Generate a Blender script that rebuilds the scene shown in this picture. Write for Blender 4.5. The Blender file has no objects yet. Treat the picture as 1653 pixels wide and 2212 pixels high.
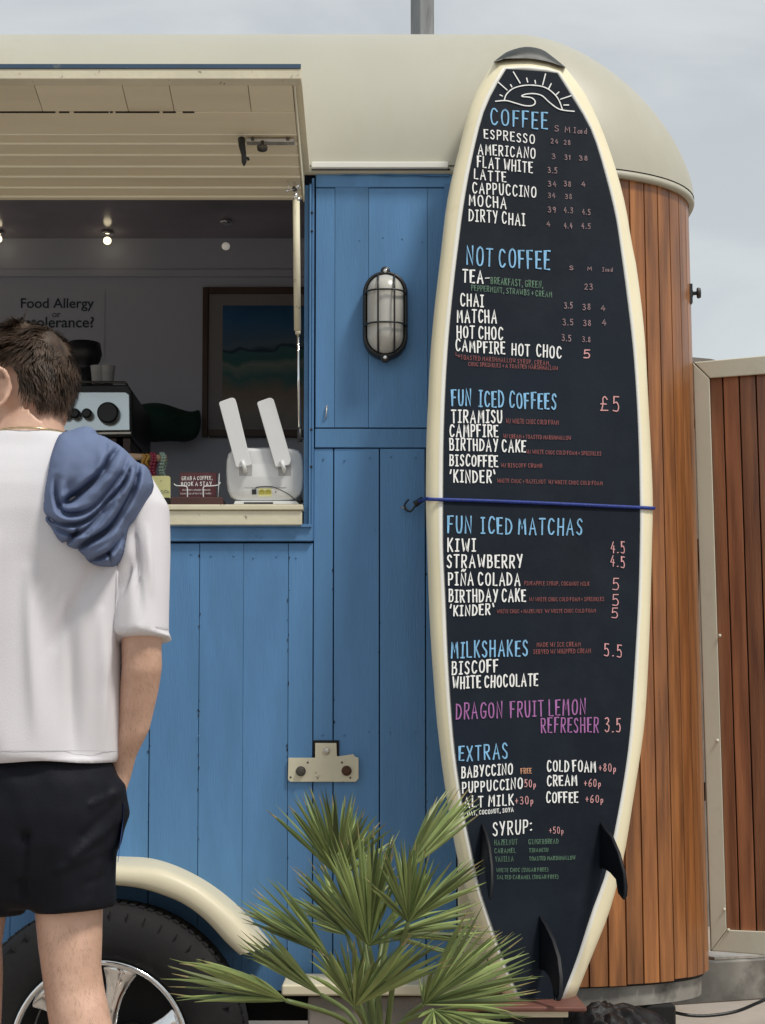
import bpy, bmesh, math, random
from mathutils import Vector, Matrix, noise
random.seed(7)
R = math.radians
scn = bpy.context.scene
col = scn.collection
# ------------------------------------------------------------------ camera
F = 3600.0; PITCH = 0.061; CX = 826.5; CY = 1630 - F*math.tan(PITCH)
CAM = Vector((0, -4.138, 1.086))
cd = bpy.data.cameras.new('camera'); cam = bpy.data.objects.new('camera', cd); col.objects.link(cam)
cam.location = CAM; cam.rotation_euler = (math.pi/2+PITCH, 0, 0)
cd.sensor_fit = 'VERTICAL'; cd.sensor_height = 36; cd.lens = 36*F/2212
cd.shift_y = (CY-1106)/2212; cd.clip_end = 3000; cd.clip_start = .05
scn.camera = cam
# ------------------------------------------------------------------ sky and sun
SUN_EL = R(58); SUN_AZ = R(130)     # azimuth clockwise from +y
w = bpy.data.worlds.new('World'); scn.world = w; w.use_nodes = True
w.cycles.sampling_method = 'MANUAL'; w.cycles.sample_map_resolution = 512
nt = w.node_tree; nt.nodes.clear(); N = nt.nodes.new; L = nt.links.new
out = N('ShaderNodeOutputWorld'); bg = N('ShaderNodeBackground'); bg.inputs[1].default_value = .1
sky = N('ShaderNodeTexSky'); sky.sky_type = 'NISHITA'; sky.sun_disc = False
sky.sun_elevation = SUN_EL; sky.sun_rotation = SUN_AZ
tc = N('ShaderNodeTexCoord'); mp = N('ShaderNodeMapping'); mp.inputs['Scale'].default_value = (1.9, 1.9, 5.0)
mp.inputs['Rotation'].default_value = (0, R(14), 0)
n1 = N('ShaderNodeTexNoise'); n1.inputs['Scale'].default_value = 2.6; n1.inputs['Detail'].default_value = 6
n1.inputs['Roughness'].default_value = .5; n1.inputs['Distortion'].default_value = .5
cr = N('ShaderNodeValToRGB')
cr.color_ramp.elements[0].position = .36; cr.color_ramp.elements[0].color = (5.6, 6.0, 6.3, 1)
cr.color_ramp.elements[1].position = .66; cr.color_ramp.elements[1].color = (7.2, 7.55, 7.6, 1)
sep = N('ShaderNodeSeparateXYZ'); hz = N('ShaderNodeMapRange')
hz.inputs['From Min'].default_value = 0; hz.inputs['From Max'].default_value = .42
hz.inputs['To Min'].default_value = .8; hz.inputs['To Max'].default_value = 0
mh = N('ShaderNodeMixRGB'); mh.inputs[2].default_value = (7.3, 7.9, 8.0, 1)
mx = N('ShaderNodeMixRGB'); mx.inputs[0].default_value = .9
L(tc.outputs['Generated'], mp.inputs[0]); L(mp.outputs[0], n1.inputs['Vector']); L(n1.outputs['Fac'], cr.inputs[0])
L(tc.outputs['Generated'], sep.inputs[0]); L(sep.outputs['Z'], hz.inputs['Value']); L(hz.outputs[0], mh.inputs[0])
L(cr.outputs[0], mh.inputs[1]); L(sky.outputs[0], mx.inputs[1]); L(mh.outputs[0], mx.inputs[2])
L(mx.outputs[0], bg.inputs[0]); L(bg.outputs[0], out.inputs[0])
sd = bpy.data.lights.new('sun', 'SUN'); sd.energy = 2.65; sd.angle = R(10); sd.color = (1, .95, .86)
so = bpy.data.objects.new('sun', sd); col.objects.link(so)
S = Vector((math.sin(SUN_AZ)*math.cos(SUN_EL), math.cos(SUN_AZ)*math.cos(SUN_EL), math.sin(SUN_EL)))
so.rotation_euler = S.to_track_quat('Z', 'Y').to_euler(); so.location = S*20
scn.view_settings.view_transform = 'Standard'; scn.view_settings.look = 'None'
scn.view_settings.exposure = 0.0; scn.view_settings.gamma = 1
# ------------------------------------------------------------------ rays
CR = Vector((1, 0, 0)); CU = Vector((0, -math.sin(PITCH), math.cos(PITCH))); CF = Vector((0, math.cos(PITCH), math.sin(PITCH)))
def ray(px, py): return CR*((px-CX)/F) + CU*(-(py-CY)/F) + CF
def at(px, py, Y):
    d = ray(px, py); return CAM + d*((Y-CAM.y)/d.y)
def fx(px, Y=0.0, py=1500): return at(px, py, Y).x
def fz(py, Y=0.0): return at(CX, py, Y).z
class Plane:
    def __init__(s, o, n): s.o = Vector(o); s.n = Vector(n).normalized()
    def p(s, px, py, h=0.0):
        d = ray(px, py); o = s.o + s.n*h
        return CAM + d*((o-CAM).dot(s.n)/d.dot(s.n))
# ------------------------------------------------------------------ mesh builder
class MB:
    def __init__(s): s.v = []; s.f = []; s.m = []
    def add(s, vs, fs, mi=0):
        b = len(s.v); s.v += [Vector(v) for v in vs]
        for f in fs: s.f.append([b+i for i in f]); s.m.append(mi)
        return s
    def box(s, x0, x1, y0, y1, z0, z1, mi=0):
        return s.add([(x0,y0,z0),(x1,y0,z0),(x1,y1,z0),(x0,y1,z0),(x0,y0,z1),(x1,y0,z1),(x1,y1,z1),(x0,y1,z1)],
            [(0,3,2,1),(4,5,6,7),(0,1,5,4),(1,2,6,5),(2,3,7,6),(3,0,4,7)], mi)
    def hexa(s, a, b, mi=0):     # quad a (4 pts) to quad b
        return s.add(list(a)+list(b), [(0,3,2,1),(4,5,6,7),(0,1,5,4),(1,2,6,5),(2,3,7,6),(3,0,4,7)], mi)
    def obox(s, c, ax, ay, az, mi=0):
        c, ax, ay, az = Vector(c), Vector(ax), Vector(ay), Vector(az)
        return s.hexa([c-ax-ay-az, c+ax-ay-az, c+ax+ay-az, c-ax+ay-az], [c-ax-ay+az, c+ax-ay+az, c+ax+ay+az, c-ax+ay+az], mi)
    def prism(s, a, b, mi=0):
        n = len(a)
        return s.add(list(a)+list(b), [tuple(range(n))[::-1], tuple(range(n, 2*n))]+[(i,(i+1)%n,n+(i+1)%n,n+i) for i in range(n)], mi)
    def loft(s, rings, mi=0, cap=True, closed=True):
        n = len(rings[0]); vs = [p for r in rings for p in r]; fs = []
        for k in range(len(rings)-1):
            for i in range(n if closed else n-1):
                j = (i+1) % n; fs.append((k*n+i, k*n+j, (k+1)*n+j, (k+1)*n+i))
        if cap: fs.append(tuple(range(n))[::-1]); fs.append(tuple(range((len(rings)-1)*n, len(rings)*n)))
        return s.add(vs, fs, mi)
    def tube(s, pts, r, n=10, mi=0, cap=True, up=None):
        pts = [Vector(p) for p in pts]; rings = []
        t0 = (pts[1]-pts[0]).normalized()
        u = Vector(up) if up else (Vector((0,0,1)) if abs(t0.z) < .9 else Vector((1,0,0)))
        for i, p in enumerate(pts):
            t = (pts[min(i+1, len(pts)-1)]-pts[max(i-1, 0)]).normalized()
            a = t.cross(u).normalized(); b = a.cross(t).normalized(); 
            if not up: u = b
            ri = r[i] if isinstance(r, (list, tuple)) else r
            ra, rb = ri if isinstance(ri, (list, tuple)) else (ri, ri)
            rings.append([p + a*(ra*math.cos(2*math.pi*k/n)) + b*(rb*math.sin(2*math.pi*k/n)) for k in range(n)])
        return s.loft(rings, mi, cap)
    def lathe(s, prof, o, ax, n=32, mi=0, cap=False):
        o = Vector(o); ax = Vector(ax).normalized()
        a = ax.orthogonal().normalized(); b = ax.cross(a)
        return s.loft([[o + ax*h + (a*math.cos(2*math.pi*k/n)+b*math.sin(2*math.pi*k/n))*r for k in range(n)] for r, h in prof], mi, cap)
    def ball(s, c, rx, ry=None, rz=None, n=16, m=10, mi=0, rot=None):
        ry = ry or rx; rz = rz or rx; c = Vector(c); rings = []
        for j in range(m+1):
            th = math.pi*(j+.0001)/(m+.0002); ring = []
            for k in range(n):
                ph = 2*math.pi*k/n
                p = Vector((rx*math.sin(th)*math.cos(ph), ry*math.sin(th)*math.sin(ph), -rz*math.cos(th)))
                if rot: p = rot @ p
                ring.append(c+p)
            rings.append(ring)
        return s.loft(rings, mi)
    def mesh(s, name, mats, smooth=False):
        me = bpy.data.meshes.new(name); me.from_pydata([tuple(v) for v in s.v], [], s.f)
        for m in (mats if isinstance(mats, (list, tuple)) else [mats]): me.materials.append(m)
        me.polygons.foreach_set('material_index', s.m)
        if smooth: me.polygons.foreach_set('use_smooth', [True]*len(me.polygons))
        bm = bmesh.new(); bm.from_mesh(me); bmesh.ops.recalc_face_normals(bm, faces=bm.faces); bm.to_mesh(me); bm.free()
        me.update(); return me
    def build(s, name, mats, parent=None, smooth=False, bevel=0, sub=0, seg=2):
        return place(name, s.mesh(name, mats, smooth), parent, bevel, sub, seg, smooth)
def place(name, me, parent=None, bevel=0, sub=0, seg=2, smooth=False):
    o = bpy.data.objects.new(name, me); col.objects.link(o)
    if parent:
        o.parent = parent
        if parent.type == 'EMPTY': o.location = -parent.location
    if bevel:
        m = o.modifiers.new('bevel', 'BEVEL'); m.width = bevel; m.segments = seg; m.limit_method = 'ANGLE'; m.angle_limit = R(40)
        if smooth is False:
            me.polygons.foreach_set('use_smooth', [True]*len(me.polygons)); m.harden_normals = True
    if sub: m = o.modifiers.new('sub', 'SUBSURF'); m.levels = sub; m.render_levels = sub
    return o
def thing(name, label, cat, loc=(0,0,0), group=None):
    o = bpy.data.objects.new(name, None); col.objects.link(o); o.location = loc; o.empty_display_size = .1
    o['label'] = label; o['category'] = cat
    if group: o['group'] = group
    return o
def tag(o, label, cat, group=None):
    o['label'] = label; o['category'] = cat
    if group: o['group'] = group
    return o
def bake(o):
    dg = bpy.context.evaluated_depsgraph_get(); dg.update()
    me = bpy.data.meshes.new_from_object(o.evaluated_get(dg), depsgraph=dg)
    o.modifiers.clear(); o.data = me; return o
def remesh(o, vox, smooth=4, fac=.5):
    m = o.modifiers.new('rm', 'REMESH'); m.mode = 'VOXEL'; m.voxel_size = vox; m.use_smooth_shade = True
    if smooth: m = o.modifiers.new('sm', 'SMOOTH'); m.iterations = smooth; m.factor = fac
    mats = list(o.data.materials); bake(o); me = o.data
    if not me.materials: me.materials.append(mats[0])
    me.polygons.foreach_set('use_smooth', [True]*len(me.polygons)); return o
def displace(o, fn):
    me = o.data; me.update(); ns = [v.normal.copy() for v in me.vertices]
    for v, n in zip(me.vertices, ns): v.co = v.co + n*fn(v.co, n)
    me.update()
def catmull(P, k=5):
    if len(P) < 3: return list(P)
    o = []; n = len(P)
    for i in range(n-1):
        a, b, c, d = P[max(i-1,0)], P[i], P[i+1], P[min(i+2,n-1)]
        for j in range(k):
            t = j/k
            o.append(tuple(.5*((2*b[q])+(-a[q]+c[q])*t+(2*a[q]-5*b[q]+4*c[q]-d[q])*t*t+(-a[q]+3*b[q]-3*c[q]+d[q])*t**3) for q in range(len(a))))
    o.append(tuple(P[-1])); return o
def lerp(a, b, t): return a+(b-a)*t
# ------------------------------------------------------------------ materials
def mat(name, c, rough=.6, metal=0, var=.12, nscale=6, stretch=(1,1,1), bump=.15, bscale=60, c2=None, dirt=None, dscale=4,
        dlo=.56, dhi=.68, coat=0, rnd=0, spec=.5, emit=None, trans=0, bstretch=None, sub=0):
    m = bpy.data.materials.new(name); m.use_nodes = True; t = m.node_tree; b = t.nodes['Principled BSDF']
    N = t.nodes.new; L = t.links.new
    b.inputs['Roughness'].default_value = rough; b.inputs['Metallic'].default_value = metal
    b.inputs['Specular IOR Level'].default_value = spec; b.inputs['Coat Weight'].default_value = coat; b.inputs['Coat Roughness'].default_value = .12
    if trans: b.inputs['Transmission Weight'].default_value = trans
    if sub: b.inputs['Subsurface Weight'].default_value = sub; b.inputs['Subsurface Radius'].default_value = (.012,.005,.003); b.inputs['Subsurface Scale'].default_value = 1
    if emit: b.inputs['Emission Color'].default_value = (*emit[0], 1); b.inputs['Emission Strength'].default_value = emit[1]
    tc = N('ShaderNodeTexCoord'); mp = N('ShaderNodeMapping'); mp.inputs['Scale'].default_value = stretch
    L(tc.outputs['Object'], mp.inputs[0])
    vec = mp.outputs[0]
    if rnd:
        oi = N('ShaderNodeObjectInfo'); ad = N('ShaderNodeVectorMath'); ad.operation = 'SCALE'; cmb = N('ShaderNodeCombineXYZ')
        for q in range(3): L(oi.outputs['Random'], cmb.inputs[q])
        L(cmb.outputs[0], ad.inputs[0]); ad.inputs['Scale'].default_value = 37
        a2 = N('ShaderNodeVectorMath'); a2.operation = 'ADD'; L(mp.outputs[0], a2.inputs[0]); L(ad.outputs[0], a2.inputs[1]); vec = a2.outputs[0]
    no = N('ShaderNodeTexNoise'); no.inputs['Scale'].default_value = nscale; no.inputs['Detail'].default_value = 5
    L(vec, no.inputs['Vector'])
    ra = N('ShaderNodeValToRGB'); ra.color_ramp.elements[0].position = .3; ra.color_ramp.elements[1].position = .7
    ca = [max(0, x*(1-var)) for x in c]; cb = c2 if c2 else [min(1, x*(1+var)) for x in c]
    ra.color_ramp.elements[0].color = (*ca, 1); ra.color_ramp.elements[1].color = (*cb, 1)
    L(no.outputs['Fac'], ra.inputs[0]); last = ra.outputs[0]
    if dirt:
        nd = N('ShaderNodeTexNoise'); nd.inputs['Scale'].default_value = dscale; nd.inputs['Detail'].default_value = 8; nd.inputs['Roughness'].default_value = .68
        L(vec, nd.inputs['Vector'])
        mr = N('ShaderNodeMapRange'); mr.inputs['From Min'].default_value = dlo; mr.inputs['From Max'].default_value = dhi; L(nd.outputs['Fac'], mr.inputs['Value'])
        mi = N('ShaderNodeMixRGB'); mi.inputs[2].default_value = (*dirt, 1); L(mr.outputs[0], mi.inputs[0]); L(last, mi.inputs[1]); last = mi.outputs[0]
    if rnd:
        hs = N('ShaderNodeHueSaturation'); mr = N('ShaderNodeMapRange'); mr.inputs['To Min'].default_value = 1-rnd; mr.inputs['To Max'].default_value = 1+rnd
        L(oi.outputs['Random'], mr.inputs['Value']); L(mr.outputs[0], hs.inputs['Value']); L(last, hs.inputs['Color']); last = hs.outputs[0]
    L(last, b.inputs['Base Color'])
    if bump:
        nb = N('ShaderNodeTexNoise'); nb.inputs['Scale'].default_value = bscale; nb.inputs['Detail'].default_value = 4
        mb = N('ShaderNodeMapping'); mb.inputs['Scale'].default_value = bstretch or stretch; L(tc.outputs['Object'], mb.inputs[0])
        L(mb.outputs[0], nb.inputs['Vector'])
        bu = N('ShaderNodeBump'); bu.inputs['Strength'].default_value = bump; bu.inputs['Distance'].default_value = .002
        L(nb.outputs['Fac'], bu.inputs['Height']); L(bu.outputs[0], b.inputs['Normal'])
        rr = N('ShaderNodeMapRange'); rr.inputs['To Min'].default_value = max(.02, rough-.1); rr.inputs['To Max'].default_value = min(1, rough+.1)
        L(no.outputs['Fac'], rr.inputs['Value']); L(rr.outputs[0], b.inputs['Roughness'])
    return m
blue = mat('blue_paint', (.103,.25,.48), .5, var=.08, nscale=5, stretch=(3,3,.6), bump=.5, bscale=40, bstretch=(6,6,.5), dirt=(.09,.215,.40), dscale=3, dlo=.5, dhi=.8, rnd=.07, spec=.35)
blue_trim = mat('blue_trim_paint', (.09,.215,.41), .5, var=.14, nscale=9, stretch=(2,2,1), bump=.5, bscale=50, dirt=(.02,.04,.09), dscale=22, dlo=.66, dhi=.72, spec=.35)
blue_dark = mat('dark_blue_backing', (.006,.012,.03), .8)
cream = mat('cream_paint', (.70,.64,.47), .45, var=.05, nscale=4, bump=.2, bscale=30, dirt=(.40,.35,.24), dscale=5, dlo=.58, dhi=.8)
roofm = mat('cream_roof_paint', (.475,.46,.385), .42, var=.05, nscale=3, stretch=(1,1,.3), bump=.12, bscale=25, dirt=(.41,.385,.295), dscale=3, dlo=.5, dhi=.85, spec=.4)
hatchm = mat('hatch_cream_paint', (.80,.72,.54), .55, var=.05, nscale=5, stretch=(.3,2,1), bump=.3, bscale=40, dirt=(.66,.56,.38), dscale=3, dlo=.55, dhi=.8, rnd=.03)
groove_glint = mat('groove_highlight_paint', (.90,.86,.70), .4, var=.03, bump=.1)  # brighter cream, paints in the light caught by the hatch grooves
chippy = mat('chipped_cream_paint', (.70,.65,.49), .55, var=.08, nscale=8, bump=.5, bscale=60, dirt=(.10,.07,.05), dscale=26, dlo=.63, dhi=.68)
wood = mat('varnished_wood', (.20,.070,.020), .38, var=.32, nscale=9, stretch=(5,5,.35), bump=.35, bscale=30, bstretch=(8,8,.5), c2=(.39,.152,.045), coat=.22, rnd=.18, dirt=(.17,.055,.02), dscale=4, dlo=.55, dhi=.8)
wood_red = mat('varnished_door_wood', (.24,.085,.042), .4, var=.3, nscale=9, stretch=(5,5,.35), bump=.35, bscale=30, bstretch=(8,8,.5), c2=(.37,.145,.065), coat=.3, rnd=.2)
edge_blue = mat('faded_dark_blue_edge', (.04,.085,.15), .6, dirt=(.25,.24,.2), dscale=12, dlo=.62, dhi=.75)
darkback = mat('dark_backing', (.012,.009,.008), .8)
framem = mat('taupe_frame_paint', (.66,.635,.52), .45, var=.05, nscale=4, bump=.15, bscale=40, dirt=(.52,.48,.38), dscale=5, dlo=.55, dhi=.8)
galv = mat('weathered_galvanised_metal', (.23,.215,.19), .6, metal=.15, var=.25, nscale=9, bump=.4, bscale=45, c2=(.38,.36,.325), dirt=(.05,.045,.04), dscale=5, dlo=.5, dhi=.72)
steel = mat('scratched_steel', (.55,.52,.47), .4, metal=.6, var=.15, nscale=30, bump=.3, bscale=90, dirt=(.25,.19,.14), dscale=14, dlo=.52, dhi=.72)
chrome = mat('chrome', (.82,.82,.82), .07, metal=1, var=.02, bump=0)
nutm = mat('dull_bolt_metal', (.12,.11,.095), .45, metal=.7, bump=.2)
rust = mat('rusty_bolt_metal', (.10,.045,.025), .75, metal=.2, bump=.4)
blackp = mat('black_plastic', (.014,.015,.017), .42, var=.2, bump=.15)
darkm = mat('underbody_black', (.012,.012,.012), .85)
rubber = mat('tyre_rubber', (.005,.005,.006), .85, var=.3, nscale=12, bump=.4, bscale=70, dirt=(.018,.017,.016), dscale=7, dlo=.55, dhi=.8)
glassf = mat('frosted_lamp_glass', (.52,.51,.47), .22, var=.08, nscale=14, bump=.3, bscale=50, coat=.5)
whitep = mat('white_plastic', (.74,.75,.76), .4, var=.02, bump=.1, bscale=200)
greyp = mat('grey_plastic', (.42,.42,.42), .5)
yellowp = mat('yellow_port', (.42,.36,.05), .5)
yellowc = mat('pale_yellow_ceramic', (.66,.64,.30), .5, var=.05)
maroon = mat('maroon_card', (.085,.018,.022), .5, var=.05, bump=.05)
maroonw = mat('dark_red_wood', (.06,.022,.018), .5, var=.2)
shelfm = mat('red_brown_painted_wood', (.17,.066,.048), .6, var=.2, nscale=10, stretch=(.6,3,3), bump=.4)
bungee = mat('blue_cord', (.012,.035,.24), .6, var=.35, nscale=150, bump=.6, bscale=300)
chalk = mat('blackboard_paint', (.007,.012,.021), .7, var=.3, nscale=3, bump=.15, bscale=90, spec=.16, dirt=(.013,.019,.028), dscale=7, dlo=.45, dhi=.75)
board_cream = mat('surfboard_cream_foam', (.86,.78,.55), .4, var=.04, nscale=4, bump=.1, bscale=40, dirt=(.72,.62,.40), dscale=9, dlo=.62, dhi=.8)
board_white = mat('surfboard_white_edge', (.80,.79,.74), .45, var=.03, bump=.1)
board_cap = mat('surfboard_dark_nose', (.022,.026,.025), .5, var=.5, nscale=25, bump=.3)
board_grey = mat('surfboard_grey_tail', (.33,.34,.34), .5)
finm = mat('fin_black', (.004,.005,.008), .5, spec=.2, var=.2, bump=0)
T_WHITE = mat('chalk_white', (.86,.87,.86), .7, var=.06, nscale=120, bump=0)
T_BLUE = mat('chalk_blue', (.21,.46,.72), .7, var=.22, nscale=60, bump=0)
T_PINK = mat('chalk_pink', (.66,.33,.34), .7, var=.15, nscale=60, bump=0)
T_DIM = mat('chalk_dim_pink', (.27,.17,.185), .7, var=.2, nscale=80, bump=0)
T_RED = mat('chalk_dark_red', (.24,.065,.065), .7, var=.25, nscale=80, bump=0)
T_GREEN = mat('chalk_green', (.10,.20,.13), .7, var=.25, nscale=80, bump=0)
T_PURP = mat('chalk_purple', (.36,.13,.36), .7, var=.2, nscale=60, bump=0)
T_ORANGE = mat('chalk_orange', (.60,.30,.18), .7, bump=0)
shirtm = mat('white_cotton', (.70,.685,.72), .85, var=.02, nscale=10, bump=.25, bscale=500, spec=.2)
seamm = mat('cotton_seam', (.58,.565,.60), .9, bump=0)
shortsm = mat('black_nylon', (.006,.007,.012), .6, var=.15, bump=.25, bscale=300, spec=.18)
skinm = mat('skin', (.61,.365,.26), .48, var=.17, nscale=11, bump=.25, bscale=160, c2=(.75,.48,.36))
hairm = mat('brown_hair', (.038,.023,.015), .5, var=.4, nscale=38, stretch=(1,1,1), bump=.6, bscale=220, c2=(.10,.062,.04), spec=.3)
beardm = mat('dark_beard_hair', (.035,.02,.013), .6, var=.4, nscale=80, bump=.6, bscale=220)
hoodm = mat('slate_blue_jersey', (.15,.192,.315), .9, var=.07, nscale=8, bump=.35, bscale=450, spec=.15)
goldm = mat('pale_gold_chain', (.62,.50,.30), .25, metal=1, bump=0)
tattoom = mat('tattoo_ink', (.06,.05,.05), .7, bump=0)
tipm = mat('dry_palm_tip', (.30,.25,.11), .7, var=.3, nscale=60, bump=0)
leafm = mat('palm_leaf', (.095,.15,.042), .45, var=.35, nscale=5, bump=.2, bscale=60, c2=(.27,.33,.115), rnd=.5, spec=.45)
stemm = mat('palm_stem', (.13,.17,.055), .5, var=.2, bump=.1)
trunkm = mat('palm_trunk_fibre', (.09,.06,.035), .9, var=.4, nscale=40, bump=.8, bscale=60)
potm = mat('terracotta', (.30,.12,.07), .8, var=.15)
wallin = mat('interior_wall_paint', (.52,.56,.66), .5, var=.04, nscale=2, bump=.05)
ceilin = mat('interior_ceiling_panel', (.36,.32,.37), .16, var=.25, nscale=2.5, bump=.05, bscale=4)
inkm = mat('dark_teal_ink', (.030,.060,.085), .7, bump=0)
inkl = mat('faded_teal_ink', (.05,.07,.085), .7, bump=0)
picframe = mat('brown_picture_frame', (.085,.055,.042), .5, var=.15)
mount = mat('picture_mount', (.26,.25,.26), .6, var=.03)
machine = mat('brushed_machine_panel', (.62,.68,.70), .2, metal=.75, var=.15, nscale=6, bump=.1, bscale=12)
greenc = mat('dark_green_cloth', (.012,.048,.032), .9, var=.4, nscale=10, bump=.5)
bulbm = mat('lit_bulb', (.9,.85,.7), .4, bump=0, emit=((1, .84, .55), 2.6))
bulbd = mat('dim_bulb', (.9,.88,.84), .3, bump=0, emit=((1, .93, .82), .22))
bagm = mat('black_bin_bag', (.007,.008,.010), .38, var=.2, bump=.3, bscale=30)
groundm = mat('paving_ground', (.36,.305,.255), .9, var=.15, nscale=3, bump=.6, bscale=40, dirt=(.19,.145,.11), dscale=1.5, dlo=.45, dhi=.7)
concm = mat('concrete', (.23,.205,.18), .9, var=.2, nscale=8, bump=.6, bscale=50, dirt=(.12,.10,.085), dscale=6)
polem = mat('grey_pole_metal', (.24,.25,.255), .55, metal=.4, var=.2, nscale=6, stretch=(4,4,.6), bump=.2, dirt=(.13,.13,.13), dscale=8)
beadm = [mat('amber_beads', (.38,.20,.03), .3), mat('red_beads', (.24,.02,.05), .3), mat('jade_beads', (.24,.33,.28), .3)]
dowel = mat('pale_dowel_wood', (.45,.31,.20), .6, var=.15)
stripeb = mat('royal_blue_stripe', (.03,.07,.32), .5, bump=0)
def picture_mat():
    m = bpy.data.materials.new('coast_print'); m.use_nodes = True; t = m.node_tree; b = t.nodes['Principled BSDF']; N = t.nodes.new; L = t.links.new
    tc = N('ShaderNodeTexCoord'); sp = N('ShaderNodeSeparateXYZ'); L(tc.outputs['Object'], sp.inputs[0])
    no = N('ShaderNodeTexNoise'); no.inputs['Scale'].default_value = 7; no.inputs['Distortion'].default_value = 1; L(tc.outputs['Object'], no.inputs['Vector'])
    ma = N('ShaderNodeMath'); ma.operation = 'MULTIPLY_ADD'; ma.inputs[1].default_value = .11; L(no.outputs['Fac'], ma.inputs[0]); L(sp.outputs['Z'], ma.inputs[2])
    z0, z1 = fz(935, 1.57), fz(655, 1.57)
    mr = N('ShaderNodeMapRange'); mr.inputs['From Min'].default_value = z0+.055; mr.inputs['From Max'].default_value = z1+.055; L(ma.outputs[0], mr.inputs['Value'])
    r = N('ShaderNodeValToRGB'); e = r.color_ramp.elements
    e[0].position = 0; e[0].color = (.20,.21,.20,1); e[1].position = 1; e[1].color = (.02,.09,.20,1)
    for p, c in ((.16,(.14,.13,.12)),(.3,(.12,.10,.08)),(.42,(.03,.085,.085)),(.52,(.10,.13,.12)),(.56,(.02,.075,.075)),(.64,(.03,.08,.09)),(.66,(.008,.02,.04)),(.69,(.055,.09,.12)),(.85,(.02,.07,.15))):
        q = e.new(p); q.color = (*[min(.8, v*2.1) for v in c], 1)
    L(mr.outputs[0], r.inputs[0]); L(r.outputs[0], b.inputs['Base Color']); b.inputs['Roughness'].default_value = .12
    return m
picm = picture_mat()
# ================================================================== SETTING
g = MB(); g.add([(-600,-400,.05),(600,-400,.05),(600,900,.05),(-600,900,.05)], [(0,1,2,3)])
o = g.build('ground', groundm); o['kind'] = 'structure'
# hut behind
hut = thing('beach_hut', 'grey flat-roofed hut showing only its top above the wooden door', 'hut', (fx(1500, 6), 6, .05))
p0 = at(1340, 792, 6); p1 = at(1548, 786, 6)
MB().box(p0.x, p1.x, 6, 9, .05, p0.z-.02).build('wall', concm, hut)
MB().prism([at(1330, 790, 5.8), at(1575, 785, 5.8), at(1535, 775, 5.8), at(1330, 757, 5.8)], [at(1330, 790, 5.8)+Vector((0,3.5,0)), at(1575, 785, 5.8)+Vector((0,3.5,0)), at(1535, 775, 5.8)+Vector((0,3.5,0)), at(1330, 757, 5.8)+Vector((0,3.5,0))]).build('roof', concm, hut)
# lamp mast
pl = thing('mast', 'grey metal mast rising behind the trailer roof', 'pole', (fx(912, 3), 3, .05))
a = at(887, 60, 3).x; b = at(938, 60, 3).x; c = (a+b)/2; hw = (b-a)/2
MB().prism([(c-hw,3-.01,.05),(c-hw*.2,3-hw*1.0,.05),(c+hw,3-.02,.05),(c+hw*.9,3+hw,.05),(c-hw*.9,3+hw,.05)], [(c-hw,3-.01,5.5),(c-hw*.2,3-hw*1.0,5.5),(c+hw,3-.02,5.5),(c+hw*.9,3+hw,5.5),(c-hw*.9,3+hw,5.5)]).build('shaft', polem, pl, bevel=.008)
MB().box(c-.12,c+.12,2.85,3.15,.05,.08).build('base_plate', polem, pl)
# ================================================================== TRAILER
Z0 = fz(2135, .03); ZE = fz(362, 0); X0, AX, BY = .34, .493, .34
XL = -3.0; YB = 1.75
trailer = thing('coffee_trailer', 'blue and cream converted horse trailer with open serving hatch and curved wooden end', 'trailer', (0, .8, .05))
def flare(z): return lerp(.032, 0, max(0, min(1, (z-Z0)/(ZE-Z0))))
def plan(s, z=None, off=0.0, ix=0.0, iy=0.0):
    # s in metres of arc along the wall from X0 leftwards(negative) / round the corner(positive 0..1 = param)
    fl = flare(z) if z is not None else 0
    t = s; return Vector((X0+(AX+fl+off-ix)*math.sin(t), BY-(BY+off-iy)*math.cos(t), 0))
# --- side wall backing (with window opening)
wl, wr = XL, fx(657, 0, 800); wz0, wz1 = fz(1137), fz(400)
sw = MB(); xr = fx(1075)
sw.box(XL, xr, .022, .04, Z0, wz0-.002); sw.box(wr+.004, xr, .022, .04, wz0-.001, ZE+.02); sw.box(XL, wr+.003, .022, .04, wz1, ZE+.02)
side = sw.build('side_wall', blue_dark, trailer)
# vertical boards under window
zr = fz(1172); rails = [-69-98*k for k in range(22, 0, -1)]+[-69, 29, 127, 225, 323, 430, 525, 622, 676]
def vboard(xa, xb, za, zb, yf=0.0, name='board', m=blue, gap=.0013):
    return MB().box(xa+gap, xb-gap, yf+random.uniform(-.0008,.0012)*(gap/.0013), .021, za, zb).build(name, m, side, bevel=.0016 if gap > .001 else .0006)
for a, b in zip(rails[:-1], rails[1:]):
    if b < -1200: continue
    vboard(fx(a), fx(b), Z0+random.uniform(-.004,.002), zr-.002, gap=.0003 if (a in (430,525) or b in (127,)) else random.uniform(.0007,.0013))
low = [676, 720, 820, 920, 986]
BRX0, BRX1, BRZ0, BRZ1 = fx(677,0,1620), fx(733,0,1620), fz(1640), fz(1599)
for a, b in zip(low[:-1], low[1:]):
    vboard(fx(a), fx(b), Z0+random.uniform(-.004,.002), fz(968)-.001)
# upper panel, rails and frame trims
vboard(fx(678), fx(1040), fz(967), fz(926)-.0005, -.003, 'rail', blue)
pn = [680, 722, 796, 925, 1040]
for a, b in zip(pn[:-1], pn[1:]):
    MB().box(fx(a)+.0004, fx(b)-.0004, -.004, .021, fz(924), fz(408 if a != 722 else 404)).build('panel_board', blue, side, bevel=.0006)
MB().box(fx(680), fx(1040), -.006, .02, fz(406), fz(366)).build('rail', blue, side, bevel=.002)
MB().box(fx(960,0,600), fx(985), -.010, .02, fz(924), fz(400)).build('stile', blue_trim, side, bevel=.002)
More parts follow.
